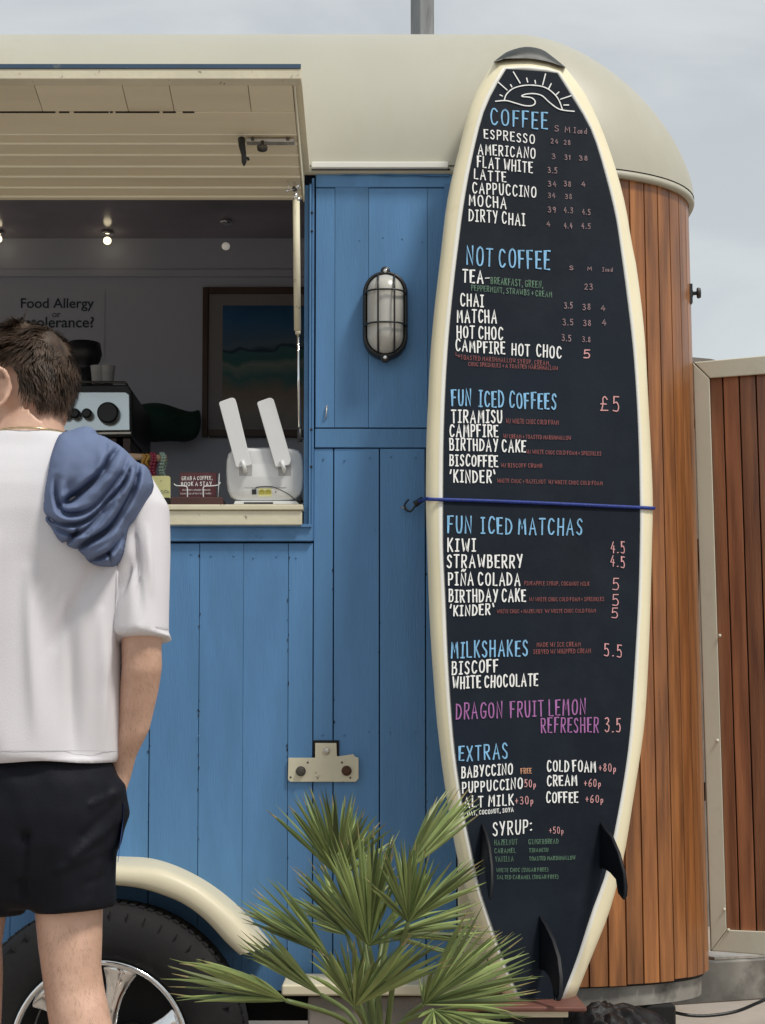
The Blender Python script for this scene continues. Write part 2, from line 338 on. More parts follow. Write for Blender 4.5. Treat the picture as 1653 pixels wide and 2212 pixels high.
# window jamb and bottom rail
MB().box(XL, fx(674), -.012, .021, fz(1170), fz(1137)-.001).build('window_bottom_rail', blue_trim, side, bevel=.002)
MB().box(fx(657,0,800), fx(667,0,800), -.001, .055, fz(1136), fz(400)).build('window_jamb', blue_trim, side, bevel=.0015)
MB().box(fx(668,0,800), fx(672.5,0,800), -.013, .021, fz(1136), fz(400)).build('window_jamb', blue, side, bevel=.0015)
MB().box(fx(673,0,800), fx(678.6,0,800), -.006, .021, fz(1169), fz(386)).build('window_jamb', blue_trim, side, bevel=.0015)
mb = MB()
for py in (463, 503, 930, 1010): mb.ball((fx(673.5,0,800), -.0125, fz(py)), .0035, .002, .0035, 8, 6)
mb.build('screw_hole', darkback, side)
mb = MB()
for px, py in ((828,514),(777,520),(869,517),(912,524),(950,530),(1010,820),(810,1145),(430,1590)): mb.ball((fx(px,0,py), -.0045, fz(py)), .0022, .001, .0022, 8, 6)
mb.build('nail_hole', blue_trim, side)
mb = MB()
for _ in range(70):
    px_ = random.choice((323,622,720,820,920,430))+random.uniform(-2.5,2.5); py_ = random.uniform(1180,2090)
    if px_ > 680 and py_ < 1180: continue
    w_, h_ = random.uniform(.0006,.0018), random.uniform(.0015,.008); c_ = Vector((fx(px_), -.0016, fz(py_)))
    mb.add([c_+Vector((-w_,0,0)), c_+Vector((w_*.3,0,-h_)), c_+Vector((w_,0,.2*h_)), c_+Vector((0,0,h_))], [(0,1,2,3)])
o_ = mb.build('paint_chips', darkback, side); o_['kind'] = 'stuff'
mb = MB()
for px_ in (345,408,452,505,545,600,640,700,742,800,842,900,940):
    for py_ in ((1200,2075) if px_ < 676 else (990,1585,2075)): mb.ball((fx(px_)+random.uniform(-.004,.004), -.0012, fz(py_)+random.uniform(-.006,.006)), .0026, .0012, .0026, 8, 6)
o_ = mb.build('screw_heads', blue_trim, side); o_['kind'] = 'stuff'
MB().tube([at(706,876,-.008), at(705,893,-.012), at(704,905,-.006)], .0018, 6).build('pin', steel, side, smooth=True)
# cream corner post behind the board
MB().box(fx(988), fx(1050), -.016, .035, Z0-.02, fz(926)).build('corner_post', cream, trailer, bevel=.004)
# sill / counter
szt, szb = fz(1090,-.03), fz(1134,-.03); sxr = at(655,1100,-.03).x
ct = MB(); ct.box(XL, sxr, -.034, .46, szt-.014, szt); ct.box(XL, sxr-.003, -.028, -.004, szb, szt-.0145)
counter = ct.build('counter', chippy, trailer, bevel=.003)
MB().box(XL, fx(673), -.02, -.0125, fz(1137)-.004, fz(1134)).build('sill_trim', blue_trim, trailer)
# --- curved end wall
ew = MB(); ZT = ZE+.03
ts = [0] ; 
def arc_table():
    P = []; n = 2400; s = 0; xs = fx(1050)
    # straight start
    last = Vector((xs, 0, 0)); P.append((0.0, None, xs))
    k = int((X0-xs)/.002)
    for i in range(1, k+1): s += (X0-xs)/k; P.append((s, None, xs+(X0-xs)*i/k))
    prev = plan(0, Z0)
    for i in range(1, n+1):
        t = (math.pi/2)*i/n; q = plan(t, Z0); s += (q-prev).length; prev = q; P.append((s, t, None))
    s0 = s
    for i in range(1, 60): s = s0+i*.02; P.append((s, 'b', BY+i*.02))
    return P
AT = arc_table()
def wallpt(s, z, off=0.0):
    import bisect
    i = min(len(AT)-1, bisect.bisect_left(AT, (s,), key=lambda e: (e[0],)) if False else next((k for k in range(len(AT)) if AT[k][0] >= s), len(AT)-1))
    e = AT[i]
    if e[1] is None: return Vector((e[2]+flare(z)*0, -off, z))
    if e[1] == 'b': return Vector((X0+AX+flare(z)+off, e[2], z))
    p = plan(e[1], z, off); p.z = z; return p
SMAX = AT[-1][0]
ss = [SMAX*i/70 for i in range(71)]
ew.loft([[wallpt(s, Z0-.0, -.014) for s in ss], [wallpt(s, ZT, -.014) for s in ss]], cap=False, closed=False)
endw = ew.build('end_wall', darkback, trailer, smooth=True)
s = .002; pitchs = .0505; k = 0
while s < SMAX-.06:
    wd = pitchs + random.uniform(-.001,.001); g = .0016; 
    zb = Z0+random.uniform(-.002,.002)+.012*min(1, s/.7); cols = [s+g, s+wd/2, s+wd-g]; rings = []
    A = []; 
    for z in (zb, zb+.45, zb+.95, zb+1.45, ZT-.012):
        o_ = [wallpt(c, z, .0) for c in cols]; i_ = [wallpt(c, z, -.013) for c in cols[::-1]]
        A.append(o_+i_)
    MB().loft(A).build('slat', wood, endw, bevel=.0013, seg=1)
    s += wd
# --- roof
HR = .460
prof = []
for i in range(0, 23):
    a = (math.pi/2)*i/22; prof.append((a, math.sin(a)*HR))
def roof_ring(a, z, off=0.015):
    zt = math.sin(a); ix = (AX-.02)*(1-max(0, 1-zt**1.6)**(1/1.6)); iy = .322*(1-math.cos(a)); pts = []; rise = lambda t: .018*math.sin(t)*math.cos(a)
    for x in [XL+(X0-XL)*i/12 for i in range(12)]: pts.append(Vector((x, -off+iy, z)))
    for i in range(25):
        t = (math.pi/2)*i/24; pts.append(Vector((X0+(AX+off-ix)*math.sin(t), BY-(BY+off-iy)*math.cos(t), z+rise(t))))
    xe = pts[-1].x
    yb = YB-BY
    for i in range(25):
        t = (math.pi/2)*(1-i/24); pts.append(Vector((X0+(AX+off-ix)*math.sin(t), yb+(BY+off-iy)*math.cos(t), z+rise(t))))
    for x in [X0+(XL-X0)*i/12 for i in range(1, 13)]: pts.append(Vector((x, YB+off-iy, z)))
    return pts
rings = []
rings += [roof_ring(a, ZE+h, .016) for a, h in prof]
rmm = MB().loft(rings, cap=False); rmm.add(rings[-1], [tuple(range(len(rings[-1])))])
rm = rmm.build('roof', roofm, trailer, smooth=True)
# lip under the curved end and white gutter over the facade
def lip(z0, z1, o0, o1, name, m, i0=0, i1=None, par=None):
    A = roof_ring(0, z0, o0)[12:12+25]; rr = []
    q = []
    for (zz, oo) in ((z0, o0), (z0, o1), ((z0+z1)/2, o1+.003), (z1, o1), (z1, o0)):
        rr.append(roof_ring(0, zz, oo)[10:12+25+2])
    MB().loft(rr, cap=False, closed=False).build(name, m, par, smooth=True, bevel=0)
lip(ZE-.020, ZE-.002, .001, .014, 'roof_lip', roofm, par=rm)
MB().box(fx(674,0,400), fx(968,0,400), -.032, -.005, fz(363,-.03), fz(349,-.03)).build('gutter', board_white, rm, bevel=.003)
MB().box(fx(674,0,400), fx(972,0,400), -.022, -.003, fz(367,-.02), fz(364,-.02)).build('gutter_shadow_strip', darkback, rm, bevel=.002)  # dark strip painting in the thin shadow below the gutter
# wrinkled flashing strip
fl = MB(); n = 40; A = []; B = []; 
for i in range(n+1):
    t = i/n; x = lerp(fx(690), fx(972), t); zt = fz(370,-.01); A.append((x, -.008, zt)); B.append((x, -.013-.004*noise.noise((x*30,0,0)), zt-.006-.008*t-.004*noise.noise((x*18,3,0))))
fl.loft([A, B], cap=False, closed=False)
o = fl.build('flashing', blue_trim, rm, smooth=True)
# small dents/ screws on roof
mb = MB()
for px, py in ((1000,120),(995,150)):
    mb.ball(at(px, py, .07), .004, .004, .004, 8, 6)
# --- interior shell
ZC = fz(515, 1.6)
MB().box(XL, .5, 1.6, 1.62, Z0, ZC).build('interior_back_wall', wallin, trailer)
MB().prism([(XL,.045,ZE+.01),(XL,.55,ZC),(XL,1.6,ZC),(XL,1.6,ZC+.015),(XL,.54,ZC+.015),(XL,.045,ZE+.025)],[(.42,.045,ZE+.01),(.42,.55,ZC),(.42,1.6,ZC),(.42,1.6,ZC+.015),(.42,.54,ZC+.015),(.42,.045,ZE+.025)]).build('interior_ceiling', ceilin, trailer)
MB().box(XL, .40, .045, 1.6, Z0, Z0+.03).build('floor', darkback, trailer)
MB().box(.40, .42, .045, 1.6, Z0+.03, ZE).build('interior_end_wall', wallin, trailer)
MB().box(XL, .49, 1.585, 1.599, fz(598,1.59), fz(582,1.59)).build('interior_cornice', wallin, trailer, bevel=.003)
# rear and left closing walls, underside
MB().box(XL, X0, YB-.02, YB, Z0, ZE+.02).build('rear_wall', blue, trailer)
# chassis
MB().box(XL, .25, .1, 1.5, Z0-.09, Z0-.004).build('chassis', darkm, trailer)
sk = MB(); ss2 = [AT[-1][0]*i/60 for i in range(61)]
sk.loft([[wallpt(s_, Z0-.05, -.02) for s_ in ss2], [wallpt(s_, Z0-.001, -.02) for s_ in ss2], [wallpt(s_, Z0-.001, -.06) for s_ in ss2]], cap=False, closed=False)
sk.build('chassis_skirt', galv, trailer, smooth=False)
zbm = at(1262,2186,.25).z; zbt = at(1653,2066,.47).z
d0 = at(1262,2186,.25); d1 = at(1653,2159,.47); dr = Vector((d1.x-d0.x, d1.y-d0.y, 0)).normalized(); nr = Vector((-dr.y, dr.x, 0))
a = Vector((d0.x,d0.y,0))-dr*.5; b = a+dr*2.6
def q4(p, z): return Vector((p.x,p.y,z))
MB().hexa([q4(a,zbm),q4(b,zbm),q4(b+nr*.08,zbm),q4(a+nr*.08,zbm)], [q4(a,zbt-.006),q4(b,zbt-.006),q4(b+nr*.08,zbt-.006),q4(a+nr*.08,zbt-.006)]).build('drawbar', galv, trailer, bevel=.006)
a2 = Vector((at(1535,2070,.45).x, at(1535,2070,.45).y, 0)); 
MB().hexa([q4(a2-nr*.02,zbt-.005),q4(b-nr*.02,zbt-.005),q4(b+nr*.12,zbt-.005),q4(a2+nr*.12,zbt-.005)], [q4(a2-nr*.02,zbt+.002),q4(b-nr*.02,zbt+.002),q4(b+nr*.12,zbt+.002),q4(a2+nr*.12,zbt+.002)]).build('drawbar_plate', steel, trailer)
MB().box(.05, .55, .02, .5, Z0-.13, Z0-.056).build('chassis_end', galv, trailer, bevel=.004)
# marker latch at right edge of the end
q = wallpt(AT[[i for i,e in enumerate(AT) if isinstance(e[1],float)][-300]][0], fz(640,.30), .0)
lt = MB(); lt.lathe([(.0,.0),(.011,.0),(.011,.006),(.005,.008),(.005,.016),(.013,.017),(.015,.022),(.012,.028),(0,.029)], q, (1,-.25,0), 16)
lt.box(q.x-.004,q.x+.004,q.y-.012,q.y+.012,q.z-.028,q.z+.024)
lt.build('marker_light', blackp, trailer, smooth=False)
# white bracket plate with bolts
br = MB(); FP = Plane((0,0,0), (0,-1,0))
def ppoly(pl, pts, h0, h1, mb=None, mi=0):
    mb = mb or MB(); mb.prism([pl.p(x, y, h1) for x, y in pts], [pl.p(x, y, h0) for x, y in pts], mi); return mb
ppoly(FP, [(677,1599),(733,1599),(733,1640),(677,1640)], .0013, .0022).build('bracket_slot', darkback, trailer)
pb = ppoly(FP, [(681,1605),(727,1605),(728,1634),(764,1629),(767,1634),(775,1637),(775,1682),(769,1689),(627,1689),(622,1684),(623,1637),(681,1637)], .003, .010).build('bracket', chippy, trailer, bevel=.0015)
for (px, py, m_) in ((650,1666,nutm),(749,1665,rust)):
    c = FP.p(px, py, .010); MB().lathe([(0,-.001),(.0125,-.001),(.0125,.002),(0,.002)], c, (0,-1,0), 20).lathe([(0,.001),(.010,.001),(.0105,.008),(.0085,.010),(0,.010)], c, (0,-1,0), 6).lathe([(0,.0),(.0045,.0),(.0045,.013),(0,.0135)], c, (0,-1,0), 12).build('bolt', m_, pb)
MB().ball(FP.p(705,1623,.010), .0095, .006, .0095).build('bolt', steel, pb, smooth=True)
mb = MB()
for px, py in ((665,1647),(739,1647),(628,1679),(757,1680)): mb.ball(FP.p(px,py,.0102), .0028, .0012, .0028, 8, 6)
mb.build('rivet_hole', nutm, pb)
# fender
fo = catmull([(30,1905),(90,1868),(150,1853),(215,1849),(259,1850),(327,1854),(388,1873),(449,1905),(503,1946),(548,1991),(588,2040)], 4)
fr = catmull([(62,1945),(115,1896),(165,1876),(215,1871),(262,1873),(350,1881),(409,1905),(449,1930),(502,1975),(537,2015),(560,2052)], 4)
fi = catmull([(85,1985),(125,1935),(175,1915),(215,1911),(247,1911),(306,1918),(368,1938),(409,1959),(449,1991),(490,2036),(519,2062)], 4)
ff = MB(); A = [at(x, y, 0) for x, y in fo]; 
mid = lambda a, b, t: [(lerp(p[0],q[0],t), lerp(p[1],q[1],t)) for p, q in zip(a, b)]
B1 = [at(x, y, -.11) for x, y in mid(fo, fr, .35)]; B2 = [at(x, y, -.18) for x, y in mid(fo, fr, .75)]; C = [at(x, y, -.205) for x, y in fr]
D1 = [at(x, y, -.215) for x, y in mid(fr, fi, .5)]; D2 = [at(x, y, -.21) for x, y in fi]; E = [at(x, y+3, -.195) for x, y in fi]; E2 = [at(x, y-4, 0) for x, y in fi]
ff.loft([A, B1, B2, C, D1, D2, E, E2], cap=False, closed=False)
ff.build('fender', cream, trailer, smooth=True, sub=1)
# wheel
wc = at(217, 2267.5, -.24); wc.y = -.14; RW = .333*1.0
wheel = MB()
wheel.lathe([(.205,-.10),(.215,-.112),(.25,-.118),(.29,-.115),(.315,-.100),(.328,-.078),(RW,-.05),(RW,.05),(.315,.10),(.25,.118),(.205,.10)], (wc.x,wc.y,wc.z), (0,1,0), 72)
RWC = (wc.x, wc.y, wc.z)
wh = wheel.build('wheel', darkm, trailer, smooth=True); wh.data.materials[0] = rubber
tb = MB()
for i in range(96):
    a = 2*math.pi*i/96; rad = Vector((math.cos(a),0,math.sin(a))); tan = Vector((-math.sin(a),0,math.cos(a)))
    if i % 2: tb.obox(Vector(RWC)+rad*.305+Vector((0,-.1075,0)), rad*.013, tan*.0016, Vector((0,.0035,0))+rad*-.0015)
    tb.obox(Vector(RWC)+rad*.331+Vector((0,-.03,0)), rad*.005, tan*.007, Vector((0,.035,0)))
o = tb.build('tread', rubber, wh); o['kind'] = 'stuff'
rimc = Vector(RWC)
rb = MB(); rb.lathe([(.196,-.095),(.207,-.110),(.2075,-.117),(.200,-.119),(.194,-.112),(.188,-.098),(.180,-.06),(.176,.02),(.176,.09)], rimc, (0,1,0), 72)
rb.build('rim', chrome, wh, smooth=True)
MB().lathe([(.0,.0),(.175,.0)], rimc+Vector((0,.0,0)), (0,1,0), 40).build('brake_backing', darkm, wh)
for i in range(6):
    a = 2*math.pi*(i+.28)/6; rad = Vector((math.cos(a),0,math.sin(a))); tan = Vector((-math.sin(a),0,math.cos(a))); Y = Vector((0,1,0)); pr = []
    for (r_, w_, y_, th) in ((.03,.030,-.070,.016),(.07,.026,-.082,.018),(.11,.024,-.088,.016),(.15,.032,-.088,.014),(.178,.048,-.094,.012),(.192,.056,-.098,.008)):
        c = rimc+rad*r_; pr.append([c-tan*w_+Y*(y_+th), c-tan*w_*.75+Y*y_, c-tan*w_*.2+Y*(y_-.007), c+tan*w_*.2+Y*(y_-.007), c+tan*w_*.75+Y*y_, c+tan*w_+Y*(y_+th)])
    MB().loft(pr).build('spoke', chrome, wh, smooth=True, sub=2)
MB().lathe([(0,-.112),(.025,-.110),(.034,-.100),(.036,-.085),(.055,-.078),(.06,-.06),(.06,-.02)], rimc, (0,1,0), 40).build('hub_cap', chrome, wh, smooth=True)
for i in range(5):
    a = 2*math.pi*(i+.2)/5; c = rimc+Vector((math.cos(a),0,math.sin(a)))*.058
    MB().lathe([(0,-.10),(.009,-.098),(.0105,-.085),(.0105,-.05)], c, (0,1,0), 6).build('wheel_nut', nutm, wh)
# valve / caliper ring seen through the rim
MB().lathe([(.016,-.02),(.024,-.03),(.030,-.02),(.030,.0)], at(285,2235,-.16), (0,1,0), 24).build('sensor_ring', nutm, wh, smooth=True)
# --- hatch
YO = -.50
def zl(Y, pyo, pyi): 
    zo = fz(pyo, YO); zi = fz(pyi, -.004); return lerp(zo, zi, (Y-YO)/(-.004-YO))
zin = lambda Y: zl(Y, 172, 437)
zfl = lambda Y: zl(Y, 153, 384)
xi = at(655, 437, 0).x; xo = at(671, 385, 0).x
def hb(x0, x1, y0, y1, f0, f1, o0=0, o1=0):
    return MB().hexa([(x0,y0,f0(y0)+o0),(x1,y0,f0(y0)+o0),(x1,y1,f0(y1)+o0),(x0,y1,f0(y1)+o0)], [(x0,y0,f1(y0)+o1),(x1,y0,f1(y0)+o1),(x1,y1,f1(y1)+o1),(x0,y1,f1(y1)+o1)])
hatch = hb(XL, xo, YO, -.030, zfl, zfl, 0, .012).build('hatch', hatchm, trailer, bevel=.002)
hb(XL, xo, YO-.004, YO-.0005, zfl, zfl, .004, .0135).build('hatch_top_edge', edge_blue, hatch)
hb(XL, xo, YO-.003, YO+.022, zin, zfl, 0, -.0006).build('hatch_edge_strip', chippy, hatch, bevel=.0015)
def Yof(py):
    lo, hi = YO, 0
    for _ in range(30):
        m_ = (lo+hi)/2
        d = ray(400, py); t = (m_-CAM.y)/d.y; z = CAM.z+d.z*t
        if z < zin(m_): lo = m_
        else: hi = m_
    return lo
seams = [XL, -2.0, -1.45, at(-30,243,Yof(220)).x, at(85,243,Yof(220)).x, at(272,243,Yof(220)).x, at(372,243,Yof(220)).x, at(540,243,Yof(220)).x, xi-.001]
ya, yb2 = YO+.024, Yof(243)
for a, b in zip(seams[:-1], seams[1:]):
    hb(a+.0007, b-.0007, ya, yb2-.001, zin, zfl, .0015, -.0008).build('hatch_board', hatchm, hatch, bevel=.001)
hb(XL, xi-.001, yb2, Yof(291)-.0008, zin, zfl, .0005, -.0008).build('hatch_board', hatchm, hatch, bevel=.0015)
sl = [291.5, 312, 336.4, 361.5, 383.4, 406.8, 426.5, 437]
for a, b in zip(sl[:-1], sl[1:]):
    y0, y1 = Yof(a), min(Yof(b), -.006)
    hb(XL, xi-.0005, y0+.0012, y1-.0012, zin, zfl, .002, -.0009).build('slat', hatchm, hatch, bevel=.005)
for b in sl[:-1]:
    y0 = Yof(b); hb(XL, xi-.0008, y0-.0022, y0+.0022, zin, zfl, -.0006, -.003).build('bead', groove_glint, hatch, bevel=.0012, seg=1)  # thin raised strips, their pale colour stands in for light in the slat grooves
hb(XL, xi-.0006, Yof(291), -.006, zin, zfl, .008, -.001).build('slat_backing', hatchm, hatch)
hb(xi, xi+.0035, YO+.024, -.006, zin, zfl, .0, -.0008).build('hatch_side_bead', chippy, hatch, bevel=.0008)
for xa, xb in ((-20,120),(128,150),(160,235),(238,244),(250,345),(352,380),(395,420)):
    a_, b_ = at(xa,243,yb2).x, at(xb,243,yb2).x
    MB().box(a_, b_, yb2-.0022, yb2+.0008, zin(yb2)-.0012, zin(yb2)+.003).build('open_seam', darkback, hatch)
# latch on hatch
HP = Plane((0, Yof(300), zin(Yof(300))), (0, -(zin(-.1)-zin(-.4))/.3*-1, -1))
HPn = HP.n
lp = MB(); yl = Yof(300); zlh = zin(yl)
x0_, x1_ = at(532,300,yl).x, at(636,300,yl).x
lp.box(x0_, x1_, yl-.008, yl+.016, zlh-.010, zlh-.001)
latch = lp.build('latch_bar', steel, hatch, bevel=.002)
for px in (545.9, 622): MB().ball(at(px, 300, yl-.009), .0045, .003, .0045, 12, 8).build('screw', nutm, latch, smooth=True)
kb = at(567, 322, yl-.012); MB().lathe([(0,0),(.004,0),(.004,.014),(.013,.016),(.012,.022),(0,.024)], (kb.x, kb.y, zlh-.010), (0,-.2,-1), 18).build('knob', nutm, latch, smooth=True)
lv = MB(); pts = [at(522,300,yl-.02), at(523,315,yl-.026), at(527,335,yl-.03), at(527.5,350,yl-.03), at(527.5,358,yl-.03)]
lv.tube(pts, [(.009,.009),(.0085,.008),(.0065,.006),(.006,.006),(.002,.002)], 12)
lv.tube([at(528,341,yl-.03), at(536,342,yl-.028), at(537,346,yl-.028)], .0035, 8)
lv.build('latch_lever', blackp, hatch, smooth=True)
# gas strut
gs = MB(); YS = -.055
gs.tube([at(640,433,YS-.03), at(643,714,YS+.02)], .0088, 14, 0)
gs.tube([at(643.5,714,YS+.02), at(644,722,YS+.02)], .0068, 14, 0)
strut = gs.build('gas_strut', chippy, trailer, smooth=True)
MB().tube([at(643.8,716,YS+.02), at(647,930,.0)], .0034, 10).build('rod', chrome, strut, smooth=True)
MB().tube([at(647,925,.0), at(647.3,945,.003), at(647.5,955,.005)], [.005,.006,.007], 12).tube([at(642,948,.003), at(656,948,.003)], .003, 8).build('end_fitting', blackp, strut, smooth=True)
ft = MB(); ft.tube([at(638,417,YS-.035), at(640,434,YS-.03)], .006, 10); ft.tube([at(636,392,YS-.04), at(638,418,YS-.035)], .0028, 8)
ft.box(at(622.5,378,YS).x, at(643,378,YS).x, YS-.05, YS-.03, fz(385,YS-.04), fz(373,YS-.04), 1)
ft.ball(at(642.5,403,YS-.05), .0055, mi=0); ft.ball(at(620,412,YS-.05), .0038, mi=0); ft.ball(at(645,430,YS-.05), .005, mi=0); ft.ball(at(637,408,YS-.04), .007, mi=1)
ft.tube([at(620,412,YS-.048), at(636,409,YS-.045)], .0016, 6)
ft.tube([at(622,390,YS-.045), at(624,412,YS-.045)], .0012, 6)
ft.build('hatch_fitting', [chrome, nutm], strut, smooth=True)
# --- stable door swung out
H0 = at(1497, 783, .34); dd = Vector((.88, -.48, 0)).normalized(); dn = Vector((-.48, -.88, 0)).normalized()
DP = Plane(H0, dn)
door = MB()
def dpoly(pts, h0=-.022, h1=.022): return ppoly(DP, pts, h0, h1)
door = dpoly([(1497,783),(1900,746),(1900,2083),(1535,2054)], -.030, -.023).build('door', darkback, trailer)
dpoly([(1497,783),(1533,818),(1570,2008),(1536,2054)]).build('frame_post', framem, door, bevel=.003)
dpoly([(1498.5,782.5),(1900,745),(1900,790),(1533.5,817)]).build('frame_top', framem, door, bevel=.003)
dpoly([(1536.5,2054),(1571,2008.5),(1900,2022),(1900,2083)]).build('frame_bottom', framem, door, bevel=.003)
tE = [1532,1561,1596.5,1632.6,1668,1704,1741,1778,1816,1855,1893]; bE = [1569,1598.6,1634.7,1671,1707,1744,1781,1819,1857,1896,1935]
for i in range(10):
    ty = lambda x: lerp(826,786,(x-1532)/368.)-9; by = lambda x: lerp(2006,2020,(x-1570)/330.)+3
    a, b, c, d = tE[i]+1.2, tE[i+1]-1.2, bE[i+1]-1.2, bE[i]+1.2
    dpoly([(a,ty(a)),(b,ty(b)),(c,by(c)),(d,by(d))], -.0228, .006+random.uniform(-.001,.001)).build('slat', wood_red, door, bevel=.0015, seg=1)
for px, py in ((1728/1.0*0+1558,1373),(1553,1600),(1568,1965),(1577,2009)):
    MB().ball(DP.p(px-3, py, .024), .0045, .003, .0045, 10, 8).build('rivet', framem, door, smooth=True)
hg = MB(); 
for py0, py1 in ((855,872),(905,925),(1040,1062)): hg.tube([at(1499,py0,.36), at(1500,py1,.36)], .004, 8)
hg.build('hinge', whitep, trailer, smooth=True)
MB().tube([at(1504,1165,.37), at(1506,1200,.37), at(1507,1385,.37)], [.006,.0055,.0045], 8).build('door_rod', darkm, trailer, smooth=True)
MB().tube([at(1518,1690,.34), at(1519,1730,.34)], .007, 8).build('hinge', nutm, trailer, smooth=True)
# ================================================================== WALL LAMP
lamp = thing('bulkhead_lamp', 'oval black caged bulkhead lamp with frosted glass on the blue wall', 'wall lamp', at(832,688,0))
lc = at(832.5, 687, -.004); lw, lh = 49/870., 96/870.
def stadium(c, w, h, y, n=40, m=2.35):
    pts = []
    for i in range(n):
        a = 2*math.pi*i/n; pts.append(Vector((c.x + w*abs(math.cos(a))**(2/m)*math.copysign(1, math.cos(a)), y, c.z + h*abs(math.sin(a))**(2/m)*math.copysign(1, math.sin(a)))))
    return pts
def stad(c, w, h, y, n=48):
    pts = []
    for i in range(n):
        a = 2*math.pi*i/n; dz = (h-w)*(1 if math.sin(a) >= 0 else -1)
        if abs(math.sin(a)) < 1e-6: dz = 0
        pts.append(Vector((c.x+w*math.cos(a), y, c.z+dz+w*math.sin(a))))
    return pts
lbm = MB(); lbm.loft([stad(lc,lw*.98,lh*.99,-.006), stad(lc,lw,lh,-.03), stad(lc,lw*.98,lh*.985,-.042), stad(lc,lw*.86,lh*.93,-.046), stad(lc,lw*.84,lh*.92,-.036), stad(lc,lw*.84,lh*.92,-.012)], cap=False)
lbm.loft([stad(lc,lw*.95,lh*.98,-.0065), stad(lc,lw*.85,lh*.93,-.0066)], cap=True)
for sgn in (1,-1): lbm.lathe([(0,.026),(.011,.026),(.012,.040),(.010,.043),(0,.043)], (lc.x, 0, lc.z+sgn*lh*.99), (0,-1,0), 20)
lbm.build('housing', blackp, lamp, smooth=True)
gl = MB(); gl.loft([stad(lc,lw*.83*k,lh*.915-(1-k)*lw*.9,-.034-.045*math.sqrt(max(0,1-k*k))) for k in (1,.96,.88,.75,.55,.3,.05)], cap=True)
gl.build('glass', glassf, lamp, smooth=True)
for sgn in (1,-1): MB().ball((lc.x, -.044, lc.z+sgn*lh*.99), .0055, .003, .0055).build('screw', chrome, lamp, smooth=True)
cg = MB()
for dx in (-.018,.0225):
    hh = lh*.90; cg.tube(catmull([(lc.x+dx,-.044,lc.z+hh),(lc.x+dx,-.070,lc.z+hh*.82),(lc.x+dx,-.084,lc.z+hh*.45),(lc.x+dx,-.084,lc.z-hh*.45),(lc.x+dx,-.070,lc.z-hh*.82),(lc.x+dx,-.044,lc.z-hh)],5), .0024, 8)
for dz in (.051,-.031):
    ww = lw*.92; cg.tube(catmull([(lc.x-ww,-.044,lc.z+dz),(lc.x-ww*.8,-.070,lc.z+dz),(lc.x-ww*.4,-.084,lc.z+dz),(lc.x+ww*.4,-.084,lc.z+dz),(lc.x+ww*.8,-.070,lc.z+dz),(lc.x+ww,-.044,lc.z+dz)],5), .0024, 8)
cg.build('cage', blackp, lamp, smooth=True)
# ================================================================== SURFBOARD
yaw = R(14); ex = Vector((math.cos(yaw), math.sin(yaw), 0))
P1 = at(1172, 2160, -.36); P2 = at(1140, 103, -.085)
up = (P2-P1); n = ex.cross(up).normalized()
if n.y > 0: n = -n
BP = Plane(P1, n); up = (up - ex*up.dot(ex)).normalized()
OL = [(1067,134),(1044.6,170),(1023.6,206.6),(1008.5,252),(990.4,327),(975.4,387),(963,453.5),(954,533),(945,610),(936.7,685),(929,778),(924.5,872),(921,960),(920,1080),(922,1160),(926,1284),(930.4,1378),(936.7,1471),(944.5,1565),(959.5,1688),(979,1807),(997,1890),(1036.6,2023),(1069.7,2111),(1089.5,2158)]
OR = [(1221,145),(1261,197.5),(1297,270),(1331,366),(1352,447),(1364,520),(1376,582),(1392,716),(1401,872),(1407.5,997),(1410.6,1090),(1409,1160),(1407,1253),(1404,1347),(1401,1425),(1395,1534),(1388,1600),(1369,1723),(1347,1855),(1316.5,1970),(1285.7,2049),(1257,2120),(1242,2158)]
IL = [(1094,148.8),(1075,179.5),(1050.7,227.7),(1035.6,276),(1020.5,342),(1010,396),(999.5,462.6),(993.5,510),(983.5,591),(971,716),(963,841),(959,965),(958,1090),(958.5,1190),(963,1284),(968,1409),(975.6,1534),(985,1635),(1003.5,1758),(1016.8,1824),(1034,1908),(1061,1992),(1091.7,2080),(1122.6,2150),(1125,2157)]
IR = [(1204,158),(1243,221.6),(1270,267),(1288.5,312),(1312.7,396),(1330.7,471.6),(1340,533),(1351,613),(1367,747),(1376,872),(1380.5,980),(1382.6,1090),(1382.6,1160),(1379.5,1284),(1373,1409),(1365,1534),(1357,1620),(1343,1714),(1323,1820),(1307.7,1890),(1277,1974),(1246,2071),(1217,2146),(1213,2157)]
def resamp(P, n):
    P = catmull(P, 6); L_ = [0]
    for a, b in zip(P[:-1], P[1:]): L_.append(L_[-1]+math.hypot(a[0]-b[0], a[1]-b[1]))
    o_ = []; j = 0
    for i in range(n):
        t = L_[-1]*i/(n-1)
        while j < len(L_)-2 and L_[j+1] < t: j += 1
        f = (t-L_[j])/max(1e-9, L_[j+1]-L_[j]); o_.append((lerp(P[j][0],P[j+1][0],f), lerp(P[j][1],P[j+1][1],f)))
    return o_
NB = 60
ol, orr, il, ir = resamp(OL, NB), resamp(OR, NB), resamp(IL, NB), resamp(IR, NB)
top_o = [(1094,125),(1144,118),(1190,127)]; top_i = [(1120,150.5),(1150,152.5),(1180,155)]
bot_o = [(1200,2159),(1166,2159.5),(1130,2159)]; bot_i = [(1190,2157.5),(1166,2157.5),(1145,2157.5)]
outer = ol[::-1] + top_o + orr + bot_o; inner = il[::-1] + top_i + ir + bot_i
def mixp(a, b, t): return [(lerp(p[0],q[0],t), lerp(p[1],q[1],t)) for p, q in zip(a, b)]
surf = thing('surfboard_menu', 'cream surfboard with blackboard drinks menu leaning upright on the trailer', 'surfboard', P1)
body = MB()
def ring(t, h): return [BP.p(x, y, h) for x, y in mixp(inner, outer, t)]
